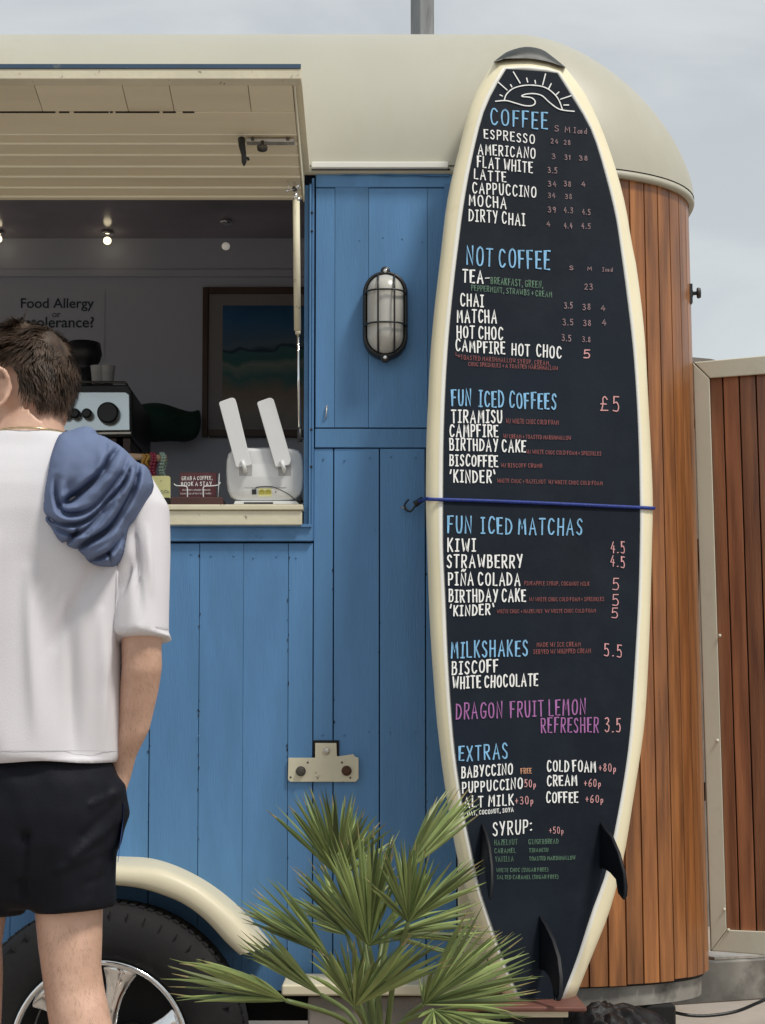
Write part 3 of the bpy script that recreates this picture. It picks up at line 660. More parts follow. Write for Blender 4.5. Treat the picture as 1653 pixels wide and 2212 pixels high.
body.loft([ring(-.03,-.004), ring(.0,0.0), ring(.26,-.0022), ring(.27,-.0025), ring(.45,-.006), ring(.72,-.014), ring(.9,-.024), ring(.985,-.036), ring(1,-.047), ring(.93,-.058), ring(.6,-.068), ring(0,-.072)], cap=True)
bo = body.build('board', [board_cream, board_white], surf, smooth=True)
ncol = len(inner)
for p in bo.data.polygons:
    if p.index < ncol*2 and p.index >= 0: p.material_index = 1
panel = MB(); fr_ = [BP.p(x, y, .0022) for x, y in inner]; bk_ = [BP.p(x, y, -.003) for x, y in inner]
panel.prism(fr_, bk_); panel.build('menu_panel', chalk, surf)
# nose cap wraps over the tip
nb = [(1067,134),(1085,127.5),(1110,126),(1144,126.5),(1175,131),(1200,138),(1222,146)]; nt_ = [(1067,133),(1082,121),(1100,110),(1135,101),(1170,106.5),(1196,124),(1222,145)]
cp = MB(); A = []
for t, h0 in ((0,.002),(.25,.001),(.5,-.003),(.75,-.012),(.92,-.022),(1,-.034)): A.append([BP.p(lerp(a[0],b[0],t), lerp(a[1],b[1],t), h0) for a, b in zip(catmull(nb,3), catmull(nt_,3))])
A.append([BP.p(b[0], b[1]+1, -.05) for b in catmull(nt_,3)]); A.append([BP.p(a[0], a[1]-1, -.07) for a in catmull(nb,3)])
cp.loft(A, cap=False, closed=False); cp.build('nose_cap', board_cap, surf, smooth=True)
# grey tail tape
for pts in ([(1243,2108),(1263,2122),(1246,2160),(1219,2152)], [(1100,2112),(1078,2127),(1090,2158),(1122,2156)]):
    pass
def fin(base, tip, trail, hgt, name='fin'):
    # base: list of (px,py) on the board top->bottom; profile given as (px,py,h fraction)
    prof = base+tip+trail; P_ = [BP.p(x, y, h*hgt+.002) for x, y, h in prof]
    c = sum(P_, Vector())/len(P_); nn = (P_[-1]-P_[0]).cross(P_[len(P_)//2]-P_[0]).normalized()
    return MB().prism([p+nn*.0045 for p in P_], [p-nn*.0045 for p in P_]).build(name, finm, surf, bevel=.003)
fin([(1299,1775,0)], [(1310,1792,.25),(1323,1807,.5),(1338,1842,.78),(1350,1885,.95),(1354,1915,1),(1353,1935,1),(1348,1945,1)], [(1341,1930,.93),(1333,1900,.75),(1321,1886,.5),(1308,1877,.2),(1298,1875,0)], .12)
fin([(1168,1978,0)], [(1180,1998,.25),(1196,2030,.5),(1208,2068,.75),(1213,2110,.92),(1213,2150,1),(1207,2163,1),(1202,2160,1)], [(1198,2135,.8),(1190,2110,.55),(1180,2098,.25),(1168,2093,0)], .13)
fin([(1043,1778,0)], [(1051,1800,.3),(1058,1828,.55),(1063,1870,.8),(1064,1905,.95),(1062,1935,1),(1059,1945,1)], [(1055,1915,.8),(1050,1890,.5),(1044,1875,.2),(1040,1870,0)], .10)
# ------------------------------------------------------------------ stroke lettering
G = {}
def gd(ch, w_, s_): G[ch] = (w_, s_)
for row in """A .72 0,0 .5,1 1,0|.2,.36 .8,.36
B .58 0,0 0,1|c0,1 .7,.98 .85,.78 .6,.56 .05,.53|c.05,.53 .85,.5 1,.26 .75,.03 0,0
C .62 c1,.86 .65,1 .25,.93 .02,.5 .22,.08 .65,0 1,.16
D .66 0,0 0,1|c0,1 .65,.9 1,.5 .65,.08 0,0
E .5 1,1 0,1 0,0 1,0|0,.52 .8,.52
F .5 1,1 0,1 0,0|0,.52 .8,.52
G .68 c1,.86 .65,1 .2,.9 0,.5 .2,.08 .6,0 .95,.12 1,.42|1,.42 .6,.42
H .6 0,0 0,1|1,0 1,1|0,.5 1,.5
I .34 0,1 1,1|.5,1 .5,0|0,0 1,0
J .5 c1,1 1,.3 .6,0 0,.15
K .58 0,0 0,1|.95,1 .05,.42|.25,.55 1,0
L .48 0,1 0,0 1,0
M .8 0,0 .12,1 .5,.35 .88,1 1,0
N .64 0,0 0,1 1,0 1,1
O .68 c.5,1 .12,.86 0,.5 .14,.12 .5,0 .87,.12 1,.5 .88,.88 .5,1
P .55 0,0 0,1|c0,1 .78,.98 1,.75 .78,.5 0,.45
R .6 0,0 0,1|c0,1 .78,.98 .95,.77 .75,.53 0,.48|.35,.48 1,0
S .52 c.95,.86 .6,1 .15,.92 .08,.7 .5,.52 .92,.35 .88,.1 .45,0 0,.12
T .58 0,1 1,1|.5,1 .5,0
U .6 c0,1 0,.4 .2,.05 .5,0 .8,.05 1,.4 1,1
V .62 0,1 .5,0 1,1
W .9 0,1 .25,0 .5,.7 .75,0 1,1
X .6 0,1 1,0|1,1 0,0
Y .6 0,1 .5,.5|1,1 .4,0
Z .55 0,1 1,1 0,0 1,0
0 .5 c.5,1 .12,.86 0,.5 .14,.12 .5,0 .87,.12 1,.5 .88,.88 .5,1
1 .2 0,.8 1,1 1,0
2 .48 c0,.8 .4,1 .9,.85 .8,.5 0,0|0,0 1,0
3 .48 c0,.94 .6,1 .92,.78 .35,.55|c.35,.55 1,.42 .92,.1 .4,0 0,.1
4 .52 .6,1 0,.35 1,.35|.75,.65 .72,0
5 .48 1,1 .18,1 .1,.55|c.1,.55 .65,.62 1,.33 .75,.03 0,.05
6 .52 c.8,1 .25,.75 0,.3 .3,0 .8,.05 1,.3 .7,.5 .08,.35
8 .48 c.5,.53 .1,.75 .5,1 .9,.78 .5,.53 0,.25 .5,0 1,.25 .5,.53
9 .48 c1,.82 .5,1 0,.75 .4,.5 1,.76|1,.8 .75,0
p .34 0,-.3 0,.42|c0,.42 .8,.45 1,.2 .6,0 0,.05
c .4 c1,.5 .5,.6 0,.3 .4,0 1,.1
e .4 c0,.3 .9,.35 .6,.62 .1,.5 .05,.15 .5,0 1,.1
d .42 c.9,.5 .3,.55 0,.25 .4,0 .9,.15|.95,1 .95,0
£ .62 c.95,.82 .65,1 .35,.85 .35,.5 .12,.04|0,.03 1,.05|.05,.48 .8,.48
. .08 0,.03 1,.05
, .12 .6,.08 .2,-.16
- .35 0,.5 1,.55
+ .4 0,.42 1,.42|.5,.7 .5,.14
/ .4 0,0 1,1
( .2 c1,1.05 .1,.6 .1,.3 1,-.1
) .2 c0,1.05 .9,.6 .9,.3 0,-.1
' .12 1,1.08 .2,.8
` .12 0,1.08 .9,.8
: .08 0,.2 1,.22|0,.7 1,.72
_ .4
> .6 0,1.3 0,.5 .9,.5|.6,.8 1,.5 .6,.2""".split('\n'):
    a = row.split(' ', 2); gd(a[0], float(a[1]), a[2] if len(a) > 2 else '')
G['Ñ'] = (.64, G['N'][1]+'|c.1,1.25 .35,1.38 .6,1.22 .9,1.36')
def glyph(ch):
    w_, s_ = G[ch]; out_ = []
    for st in s_.split('|'):
        if not st: continue
        cv = st[0] == 'c'; st = st[1:] if cv else st
        P = [tuple(float(v) for v in p.split(',')) for p in st.split()]
        out_.append(catmull(P, 4) if cv else P)
    return w_, out_
zlay = [0]
def ribbon(mb, P, wd, proj, mi=0, h=.0034):
    Q = [P[0]]
    for p in P[1:]:
        if math.hypot(p[0]-Q[-1][0], p[1]-Q[-1][1]) > .15: Q.append(p)
    if len(Q) < 2: Q.append((Q[0][0]+.4, Q[0][1]))
    zlay[0] = (zlay[0]+1) % 9; h += zlay[0]*.00012
    n_ = len(Q); Lf, Rt = [], []
    for i in range(n_):
        a = Q[max(0,i-1)]; b = Q[min(n_-1,i+1)]; dx, dy = b[0]-a[0], b[1]-a[1]; l = math.hypot(dx, dy) or 1
        nx, ny = -dy/l, dx/l; k = wd/2
        if 0 < i < n_-1:
            d1 = (Q[i][0]-a[0], Q[i][1]-a[1]); l1 = math.hypot(*d1) or 1; cs = abs((-d1[1]/l1)*nx+(d1[0]/l1)*ny); k = wd/2/max(.55, cs)
        k *= .76+.16*noise.noise((Q[i][0]*.15, Q[i][1]*.15, 3.1))
        Lf.append((Q[i][0]+nx*k, Q[i][1]+ny*k)); Rt.append((Q[i][0]-nx*k, Q[i][1]-ny*k))
    poly = []
    def capf(c, o_, sgn):
        dx, dy = c[0]-o_[0], c[1]-o_[1]; l = math.hypot(dx, dy) or 1; ux, uy = dx/l, dy/l; px_, py_ = -uy, ux
        return [(c[0]+(ux*math.sin(t)+px_*math.cos(t)*sgn)*wd/2, c[1]+(uy*math.sin(t)+py_*math.cos(t)*sgn)*wd/2) for t in (R(45), R(90), R(135))]
    vs = []; 
    for a, b in zip(Lf, Rt): vs += [a, b]
    fs = [(2*i, 2*i+1, 2*i+3, 2*i+2) for i in range(n_-1)]
    b0 = len(vs); vs += capf(Q[-1], Q[-2], 1); fs.append((2*n_-1, b0+2, b0+1, b0, 2*n_-2)) 
    b1 = len(vs); vs += capf(Q[0], Q[1], 1); fs.append((0, b1+2, b1+1, b1, 1))
    mb.add([proj(x, y, h) for x, y in vs], fs, mi)
def text(mb, s_, x0, y0, x1, y1, cap, thick, proj, jit=.03, track=.48, mi=0, slant=0):
    adv = []; x = 0
    for ch in s_:
        if ch == ' ': adv.append((None, x)); x += .40; continue
        w_, st = glyph(ch); adv.append((st, x, w_)); x += w_+track
    tot = x-track; k = (x1-x0)/tot
    for e in adv:
        if e[0] is None: continue
        st, xx, w_ = e; dx = random.uniform(-jit, jit)*cap; dy = random.uniform(-jit, jit)*cap; sc = 1+random.uniform(-jit, jit)*1.5; sk = slant+random.uniform(-jit, jit)
        for P in st:
            Q = []
            for u, v in P:
                lx = (xx+u*w_)*k; f = lx/(x1-x0); Q.append((x0+lx+dx*.4+sk*v*cap, lerp(y0, y1, f)+dy-v*cap*sc))
            ribbon(mb, Q, thick, proj, mi)
def line_obj(items, name, m, par, proj):
    mb = MB()
    for it in items: text(mb, *it, proj)
    return mb.build(name, m, par)
W_, B_, K_, D_, RD, GR, PU, OR_ = T_WHITE, T_BLUE, T_PINK, T_DIM, T_RED, T_GREEN, T_PURP, T_ORANGE
big = [
(B_,[('COFFEE',1061,268,1182,279,34,4.2)]),(W_,[('ESPRESSO',1047,297.5,1154.5,310.5,18.5,3.1)]),(W_,[('AMERICANO',1034,332.5,1156,341.5,21.5,3.3)]),
(W_,[('FLAT WHITE',1032,360,1149.5,373,22.5,3.4)]),(W_,[('LATTE',1025,386,1093,393,20.5,3.3)]),(W_,[('CAPPUCCINO',1022,416,1157.5,426.5,22,3.4)]),
(W_,[('MOCHA',1014.5,443,1093,450,23,3.6)]),(W_,[('DIRTY CHAI',1014,476,1133.5,486.6,24,3.6)]),
(B_,[('NOT COFFEE',1009,571,1186.7,582,38,4.6)]),(W_,[('TEA',1000.6,609,1043,611.5,26,4.4),('-',1049,607,1057,607,12,2.6)]),
(W_,[('CHAI',996,660.5,1044,662,25,4)]),(W_,[('MATCHA',988.7,694.8,1071.7,698,26,4.1)]),(W_,[('HOT CHOC',988,729,1085.7,733,25,4)]),(W_,[('CAMPFIRE  HOT  CHOC',985.6,757,1211.7,773.6,24,3.9)]),
(B_,[('FUN  ICED COFFEES',977,875,1200,884,33,4.4)]),(W_,[('TIRAMISU',976.6,912.4,1084,913,26,4.1)]),(W_,[('CAMPFIRE',972.5,942,1075.4,943,25,4)]),(W_,[('BIRTHDAY CAKE',972.5,971.6,1134.7,976,24.5,4)]),
(W_,[('BISCOFFEE',972.5,1005,1074.8,1008,23,4)]),(W_,[("'KINDER`",972.5,1041,1069,1042,25,4.1)]),
(B_,[('FUN  ICED MATCHAS',968.5,1151,1256,1155,34,4.4)]),(W_,[('KIWI',967.9,1190.5,1026.5,1190.5,26,4.2)]),(W_,[('STRAWBERRY',967,1225,1127.5,1225.4,26,4.2)]),(W_,[('PIÑA COLADA',970,1263.8,1122.8,1263.8,25.5,4.1)]),
(W_,[('BIRTHDAY CAKE',971,1299.6,1134.7,1298.7,25,4.1)]),(W_,[("'KINDER`",972.5,1330,1066,1326.7,21.5,4)]),
(B_,[('MILKSHAKES',975.6,1421,1139,1415.6,33,4.4)]),(W_,[('BISCOFF',977.8,1457.7,1074.8,1450,26,4.2)]),(W_,[('WHITE CHOCOLATE',978.8,1487,1161,1481,24.5,4.2)]),
(PU,[('DRAGON  FRUIT LEMON',986,1554,1264,1542,33,3.8)]),(PU,[('REFRESHER',1170,1581.5,1292,1581,31,3.6)]),
(B_,[('EXTRAS',992.5,1643.6,1096,1637,31,4.2)]),(W_,[('BABYCCINO',998,1679.8,1107,1671.4,22.5,3.9)]),(W_,[('PUPPUCCINO',1000,1712.8,1128,1702,21.5,3.8)]),(W_,[('ALT MILK',1003.5,1744,1109,1738.4,22,3.9)]),
(W_,[('COLD FOAM',1183,1665.7,1286.5,1666.5,22.5,3.7)]),(W_,[('CREAM',1183,1697.4,1246,1695.6,21,3.8)]),(W_,[('COFFEE',1181,1733,1248,1733,22,3.8)]),
(W_,[('SYRUP:',1066,1804.5,1148,1798.8,28,3.9)]),(W_,[('OAT, COCONUT, SOYA',1010,1761.7,1109,1753,8.5,1.9)]),
(D_,[('S',1199,283,1207,283,12,2),('M',1221,285,1231,286,12,2),('Ic',1240,287,1252,288,11,2),('ed',1254,288,1267,288.5,11,2)]),
(D_,[('24',1190.7,309,1205,310.5,9.5,1.9),('28',1219,312,1232,313,9.5,1.9)]),(D_,[('3',1193,343,1199,343,10,1.9),('31',1221,344.5,1231,345,10,1.9),('38',1252,346,1269,347,10,2)]),
(D_,[('3.5',1184.6,373,1203,374,12,2.1)]),(D_,[('34',1184.6,402,1201,403,11,1.9),('38',1219,402,1233,403,11,2),('4',1257,403,1264,403,10,2)]),
(D_,[('34',1184.6,426.5,1199,427,10,1.9),('38',1222,429,1235,429.5,10,1.9)]),(D_,[('39',1184.6,458,1200,459,11,2),('4.3',1219,459.5,1237,460,11,2),('4.5',1258.5,463,1275,464,11,2)]),
(D_,[('4',1181.6,489,1188,489,10,1.8),('4.4',1219,492.6,1236,493,11,2),('4.5',1257,493.5,1275,494,11,2)]),
(D_,[('S',1231,582.5,1238,582.5,8,2.2),('M',1269.7,583.5,1278,583.5,7,1.9),('Ic',1302,586,1311,586,8,1.7),('ed',1313,586.3,1323,586.5,8,1.7)]),
(D_,[('23',1263.5,625,1279.6,625.5,12,2.1)]),(D_,[('3.5',1220,666,1236,666,13,2.2),('38',1259.4,669,1275,669,12,2.2),('4',1299,671,1307,671,11,2)]),
(D_,[('3.5',1216.7,702,1237.6,702.5,13,2.2),('38',1261,703.5,1276,703.5,12,2.2),('4',1301.5,703,1309,703,12,2.1)]),(D_,[('3.5',1214.8,736,1233,737,13,2.2),('3.8',1258.8,738.4,1275,739,11,2)]),
(K_,[('5',1262,773.6,1274,773.6,17.5,3.2)]),(K_,[('£5',1298.4,887,1336.4,889,32,3)]),
(K_,[('4.5',1320,1193,1349,1196,24,2.6)]),(K_,[('4.5',1319.6,1222,1349,1227,23,2.6)]),(K_,[('5',1324,1274,1336,1274,25,2.6)]),(K_,[('5',1324,1308,1336,1308,24,2.7)]),(K_,[('5',1322,1335,1334,1335,22,2.6)]),
(K_,[('5.5',1306,1416,1342.6,1420,26,2.8)]),(K_,[('3.5',1307.7,1581,1339.5,1581,29,2.9)]),
(OR_,[('FREE',1126,1671,1148,1670,11,2)]),(K_,[('50p',1133.6,1700,1157,1700,15,2.1)]),(K_,[('+30p',1113.7,1737,1151,1736,16,2.1)]),
(K_,[('+80p',1294.5,1665.7,1329.7,1666.5,16,2.1)]),(K_,[('+60p',1262.7,1698.7,1296.7,1698.7,15.5,2.1)]),(K_,[('+60p',1265.8,1733,1302.4,1733,15.5,2.1)]),(K_,[('+50p',1187.4,1800,1216.5,1800,14,1.7)]),
(GR,[('BREAKFAST, GREEN,',1061,612.5,1173,622,14,2)]),(GR,[('PEPPERMINT, STRAWBS + CREAM',1018.7,627,1192,642,11.5,1.8)]),
(RD,[('>',985,772,994,774,9,1.7),('TOASTED MARSHMALLOW SYRUP, CREAM,',996,776,1188.6,789,9,1.5)]),(RD,[('CHOC SPRINKLES + A TOASTED MARSHMALLOW',1012.4,790,1204.8,799.5,8,1.5)]),
(RD,[('W/ WHITE CHOC COLD FOAM',1094,914,1206.4,917,9.5,1.5)]),(RD,[('W/ CREAM + TOASTED MARSHMALLOW',1088,946,1233,950,8,1.5)]),(RD,[('W/ WHITE CHOC COLD FOAM + SPRINKLES',1137.8,979.5,1298.4,984,8,1.4)]),
(RD,[('W/ BISCOFF CRUMB',1082.6,1009,1171,1010,8,1.5)]),(RD,[('WHITE CHOC + HAZELNUT  W/ WHITE CHOC COLD FOAM',1074.8,1042,1301,1048,8,1.4)]),
(RD,[('PINEAPPLE SYRUP, COCONUT MILK',1133,1263.8,1272.8,1265,8,1.4)]),(RD,[('W/ WHITE CHOC COLD FOAM + SPRINKLES',1144,1298.7,1304.6,1298,8,1.4)]),(RD,[('WHITE CHOC + HAZELNUT  W/ WHITE CHOC COLD FOAM',1073.9,1324.6,1286.8,1322.7,7.5,1.4)]),
(RD,[('MADE W/ ICE CREAM',1160,1397,1253.8,1396,9,1.6)]),(RD,[('SERVED W/ WHIPPED CREAM',1153,1412.5,1276,1410,9,1.6)]),
(GR,[('HAZELNUT',1068.8,1825.7,1117,1824,11,1.5)]),(GR,[('GINGERBREAD',1142.4,1823.5,1206,1822,10,1.5)]),(GR,[('CARAMEL',1068.8,1843,1113.7,1842,10,1.4)]),(GR,[('TIRAMISU',1143.7,1840.6,1184,1839.8,8,1.4)]),
(GR,[('VANILLA',1070.5,1861.8,1109,1860.5,11,1.4)]),(GR,[('TOASTED MARSHMALLOW',1143.7,1858.7,1242.5,1856.5,8,1.5)]),(GR,[('WHITE CHOC (SUGAR FREE)',1072.7,1883.8,1184,1882.5,8,1.3)]),(GR,[('SALTED CARAMEL (SUGAR FREE)',1074,1899,1206,1898,8,1.3)]),
]
bpr = lambda x, y, h: BP.p(x, y, h)
for m_, items in big:
    for it in items:
        mb = MB(); text(mb, *it, bpr); mb.build('lettering', m_, surf)
lg = MB(); c4 = lambda P: [(924.2+.3011*(x), 71.1+.3011*y+0) for x, y in P]
for P in (catmull([(550,480),(565,440),(610,400),(680,378),(760,375),(840,390),(900,430),(940,480),(965,545)],4),
          catmull([(488,490),(560,485),(620,500),(690,520),(745,522),(770,505),(765,480),(735,462),(675,455),(700,440),(760,435),(820,450),(870,495),(930,540),(980,555),(1050,562)],4),
          [(615,280),(662,358)],[(710,325),(717,352)],[(770,342),(773,360)],[(845,295),(825,372)],[(885,365),(868,400)],[(940,425),(922,442)],[(1028,450),(955,475)],[(978,517),(1010,517)],[(595,372),(603,386)],[(508,355),(568,408)],[(520,445),(535,452)]):
    ribbon(lg, c4(P), 3.1, bpr)
lg.build('sun_and_wave_drawing', T_WHITE, surf)
# bungee cord
hk = at(905, 1083, -.02)
bc = thing('bungee_cord', 'blue bungee cord strapped across the surfboard and hooked to the blue wall', 'cord', hk)
pb_ = [at(905,1083,-.03)] + [BP.p(x, y, h) for x, y, h in ((921,1077.5,-.030),(925,1078,-.006),(945,1079,.004),(1050,1082,.0055),(1200,1088,.0055),(1350,1095,.005),(1386,1096.5,.003),(1404,1097.5,-.008),(1413,1098,-.035),(1408,1098,-.08))]
MB().tube(catmull([tuple(p) for p in pb_],4), .0042, 10).build('cord', bungee, bc, smooth=True)
hkm = MB(); hkm.tube(catmull([tuple(at(x,y,-.03)) for x, y in ((912,1080),(900,1090),(888,1104),(878,1102),(874,1092),(880,1082),(884,1080))],4), .0024, 8)
hkm.tube([at(914,1078,-.03), at(896,1090,-.03)], [.007,.0085], 10)
hkm.build('hook', blackp, bc, smooth=True)
MB().tube([at(866,1096,-.016), at(880,1097,-.022)], .002, 8).tube([at(874,1096,0), at(874,1096,-.02)], .002, 8).build('wall_eye', steel, bc, smooth=True)
# shelf holding the board
sh = MB(); z1 = at(1172,2163,-.4).z; z0 = at(1172,2189,-.47).z
a = at(1262,2160,-.42).x; b_ = at(985,2160,-.42).x
so_ = MB().box(b_, a, -.47, -.05, z0+.003, z1-.002).build('shelf_plank', shelfm, None, bevel=.004)
tag(so_, 'red-brown wooden plank carrying the tail of the surfboard', 'shelf')
bt = MB().box(at(1080,2192,-.45).x, at(1228,2192,-.45).x, -.45, -.1, z0-.012, z0+.002).build('pale_batten', cream, None, bevel=.002)
tag(bt, 'pale wooden batten directly under the red-brown plank', 'batten')
# crates holding them up (out of frame mostly)
bx = MB().box(at(1100,2200,-.4).x, at(1215,2200,-.4).x, -.42, -.12, .05, z0-.013).build('support_block', darkm, None, bevel=.004); tag(bx, 'black block under the pale batten below the surfboard', 'block')
# cream step + concrete block
st = MB().box(at(608,2140,-.22).x, at(1080,2140,-.22).x, -.22, -.02, at(700,2152,-.22).z, at(700,2127,-.22).z).build('step_board', cream, None, bevel=.006)
tag(st, 'long cream painted board lying low behind the palm', 'board')
cb = MB().box(at(665,2180,-.2).x, at(1040,2180,-.2).x, -.2, .06, .05, at(700,2153,-.2).z).build('concrete_block', concm, None, bevel=.008)
tag(cb, 'grey concrete block standing under the cream board', 'block')
# bin bag + dark box
def blob(name, c, r, amp, m, seed, lab, cat, sq=(1,1,1)):
    mb = MB(); n_, m2 = 64, 40; rg = []
    for j in range(m2+1):
        th = math.pi*(j+.001)/(m2+.002); rr_ = []
        for k_ in range(n_):
            ph = 2*math.pi*k_/n_; d_ = Vector((math.sin(th)*math.cos(ph), math.sin(th)*math.sin(ph), -math.cos(th)))
            k2 = 1+amp*(1-2*abs(noise.noise(d_*2.3+Vector((seed,0,0)))))+amp*.6*(1-2*abs(noise.noise(d_*6+Vector((seed,5,0)))))
            rr_.append(Vector(c)+Vector((d_.x*r*sq[0], d_.y*r*sq[1], d_.z*r*sq[2]))*k2)
        rg.append(rr_)
    o_ = mb.loft(rg).build(name, m, None, smooth=True); tag(o_, lab, cat); return o_
blob('bin_bag', at(1310,2325,-.12), .17, .16, bagm, 3, 'crumpled shiny black bin bag below the end of the plank', 'bag', (1.05,.8,.85))
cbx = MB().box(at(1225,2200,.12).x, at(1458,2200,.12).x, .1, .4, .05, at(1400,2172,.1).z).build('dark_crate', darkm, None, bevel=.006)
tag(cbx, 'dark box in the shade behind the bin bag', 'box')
cbl = catmull([tuple(at(x,y,Y)) for x, y, Y in ((1420,2160,.3),(1440,2180,.28),(1480,2192,.27),(1530,2194,.28),(1590,2185,.3),(1640,2165,.32),(1700,2140,.36),(1800,2110,.4))],5)
tag(MB().tube(cbl, .0045, 8).build('cable', blackp, None, smooth=True), 'black cable sagging below the metal drawbar', 'cable')
# ================================================================== INTERIOR THINGS
pf = thing('framed_picture', 'brown framed coastal print hanging on the back wall inside', 'picture', at(560,800,1.58))
YP = 1.575
def wrect(x0, y0, x1, y1, Y, dp, name, m, par, bevel=0): 
    a, b = at(x0,y1,Y), at(x1,y0,Y); return MB().box(a.x, b.x, Y, Y+dp, a.z, b.z).build(name, m, par, bevel=bevel)
wrect(438,620,790,940,YP,.02,'backing',picframe,pf)
wrect(436,620,450,942,YP-.012,.03,'frame',picframe,pf,.002); wrect(450.5,620,790,634,YP-.012,.03,'frame',picframe,pf,.002); wrect(450.5,928,790,942,YP-.012,.03,'frame',picframe,pf,.002); wrect(791,620,805,942,YP-.012,.03,'frame',picframe,pf,.002)
wrect(450,634,790,928,YP-.004,.003,'mount',mount,pf)
wrect(480,660,760,922,YP-.007,.002,'print',picm,pf)
# allergy notice
an = thing('allergy_notice', 'food allergy notice in dark letters on the grey back wall', 'sign', at(125,680,1.59))
nb_ = MB().box(at(28,730,1.597).x, at(226,730,1.597).x, 1.5974, 1.5985, at(100,780,1.597).z, at(100,625,1.597).z).build('sheet', wallin, an)
def ftext(s_, x0, x1, py, Y, m, par, off=.03, name='lettering'):
    cu = bpy.data.curves.new('t', 'FONT'); cu.body = s_; cu.size = 1; cu.offset = off; o_ = bpy.data.objects.new('t', cu); col.objects.link(o_)
    dg = bpy.context.evaluated_depsgraph_get(); me = bpy.data.meshes.new_from_object(o_.evaluated_get(dg)); bpy.data.objects.remove(o_)
    xs = [v.co.x for v in me.vertices]; a = at(x0, py, Y); b = at(x1, py, Y); k_ = (b.x-a.x)/(max(xs)-min(xs)); mn = min(xs)
    for v in me.vertices: v.co = Vector((a.x+(v.co.x-mn)*k_, Y, a.z+v.co.y*k_))
    me.materials.clear(); me.materials.append(m); me.name = name; return place(name, me, par)
ftext('Food Allergy', 45, 203, 665, 1.5955, inkm, an, .012)
ftext('or', 113, 131, 685, 1.5955, inkl, an, .0)
ftext('Intolerance?', 45, 203, 707, 1.5955, inkm, an, .012)
lgm = MB(); lgm.prism([at(x,y,1.592) for x, y in ((169,747),(171,738),(176,734),(182,738),(183,747),(178,743),(174,743))], [at(x,y,1.5935) for x, y in ((169,747),(171,738),(176,734),(182,738),(183,747),(178,743),(174,743))]); lgm.build('leaf_mark', inkl, an)
# coffee machine
YM = .95
cm = thing('coffee_machine', 'silver and black espresso machine with round knobs on the counter behind the man', 'coffee machine', at(200,900,YM))
def rpoly(pts, Y, dp, name, m, par, bevel=0): return MB().prism([at(x,y,Y) for x, y in pts], [at(x,y,Y)+Vector((0,dp,0)) for x, y in pts]).build(name, m, par, bevel=bevel)
rpoly([(60,832),(276,830),(286,845),(287,945),(60,948)], YM, .4, 'body', blackp, cm, .006)
rpoly([(90,846),(272,846),(280,852),(281,930),(90,932)], YM-.012, .011, 'side_panel', machine, cm, .003)
rpoly([(120,934),(283,932),(284,938),(120,940)], YM-.018, .02, 'trim_bar', steel, cm, .002)
for px in (145,165.5,191): MB().lathe([(0,.034),(.011,.034),(.0155,.030),(.0165,.0),(0,.0)], at(px,897,YM-.011), (0,-1,0), 24).build('button', blackp, cm)
MB().lathe([(0,.030),(.028,.030),(.033,.026),(.034,.0),(0,.0)], at(236,895,YM-.011), (0,-1,0), 36).build('dial', blackp, cm)
for px in (242,272): MB().box(at(px,960,YM).x-.01, at(px,960,YM).x+.012, YM+.01, YM+.3, szt+.001, at(px,946,YM).z).build('leg', maroonw, cm)
MB().tube([at(150,825,YM+.05), at(270,826,YM+.05), at(276,832,YM+.05)], .004, 8).build('cup_rail', nutm, cm, smooth=True)
for i, px in enumerate((212,232)):
    c = at(px, 831, YM+.12); t_ = thing('glass_cup', 'cup beside the man\'s head stacked on the espresso machine' if i == 0 else 'cup nearer the dial end on top of the espresso machine', 'cup', c, 'cups on the espresso machine')
    MB().lathe([(.018,0),(.024,.055),(.026,.058),(.024,.058),(.019,.004)], c, (0,0,1), 20).build('cup_body', greyp, t_, smooth=True)
gr_ = thing('coffee_grinder', 'dark coffee grinder top just right of the man\'s head', 'grinder', at(180,830,YM+.15))
gc = at(181,845,YM+.2); MB().lathe([(.0,.0),(.05,.0),(.05,.07),(.035,.08),(.035,.10),(.05,.115),(.058,.14),(.052,.175),(0,.18)], gc+Vector((0,0,-.02)), (0,0,1), 24).build('hopper', blackp, gr_, smooth=True)
# shelf/back counter for machine
MB().box(XL, X0+.05, .47, 1.55, szt-.06, szt-.001).build('back_counter', darkback, trailer)
# green cloth bag
gb = MB(); gp = [(285,880),(310,870),(350,868),(385,882),(420,892),(432,880),(437,900),(434,945),(405,958),(370,952),(330,958),(290,950),(278,915)]
rg = []
for k_, (f, dy) in enumerate(((1,.0),(1.0,-.03),(.8,-.06),(.5,-.075),(.2,-.08))):
    cxx = sum(p[0] for p in gp)/len(gp); cyy = sum(p[1] for p in gp)/len(gp)
    rg.append([at(lerp(cxx,x,f), lerp(cyy,y,f), 1.5+dy+.02*noise.noise((x*.05,y*.05,f*3))) for x, y in gp])
gbo = gb.loft(rg).build('green_bag', greenc, None, smooth=True, sub=2); tag(gbo, 'dark green cloth bundle hanging low on the back wall beside the picture', 'cloth')
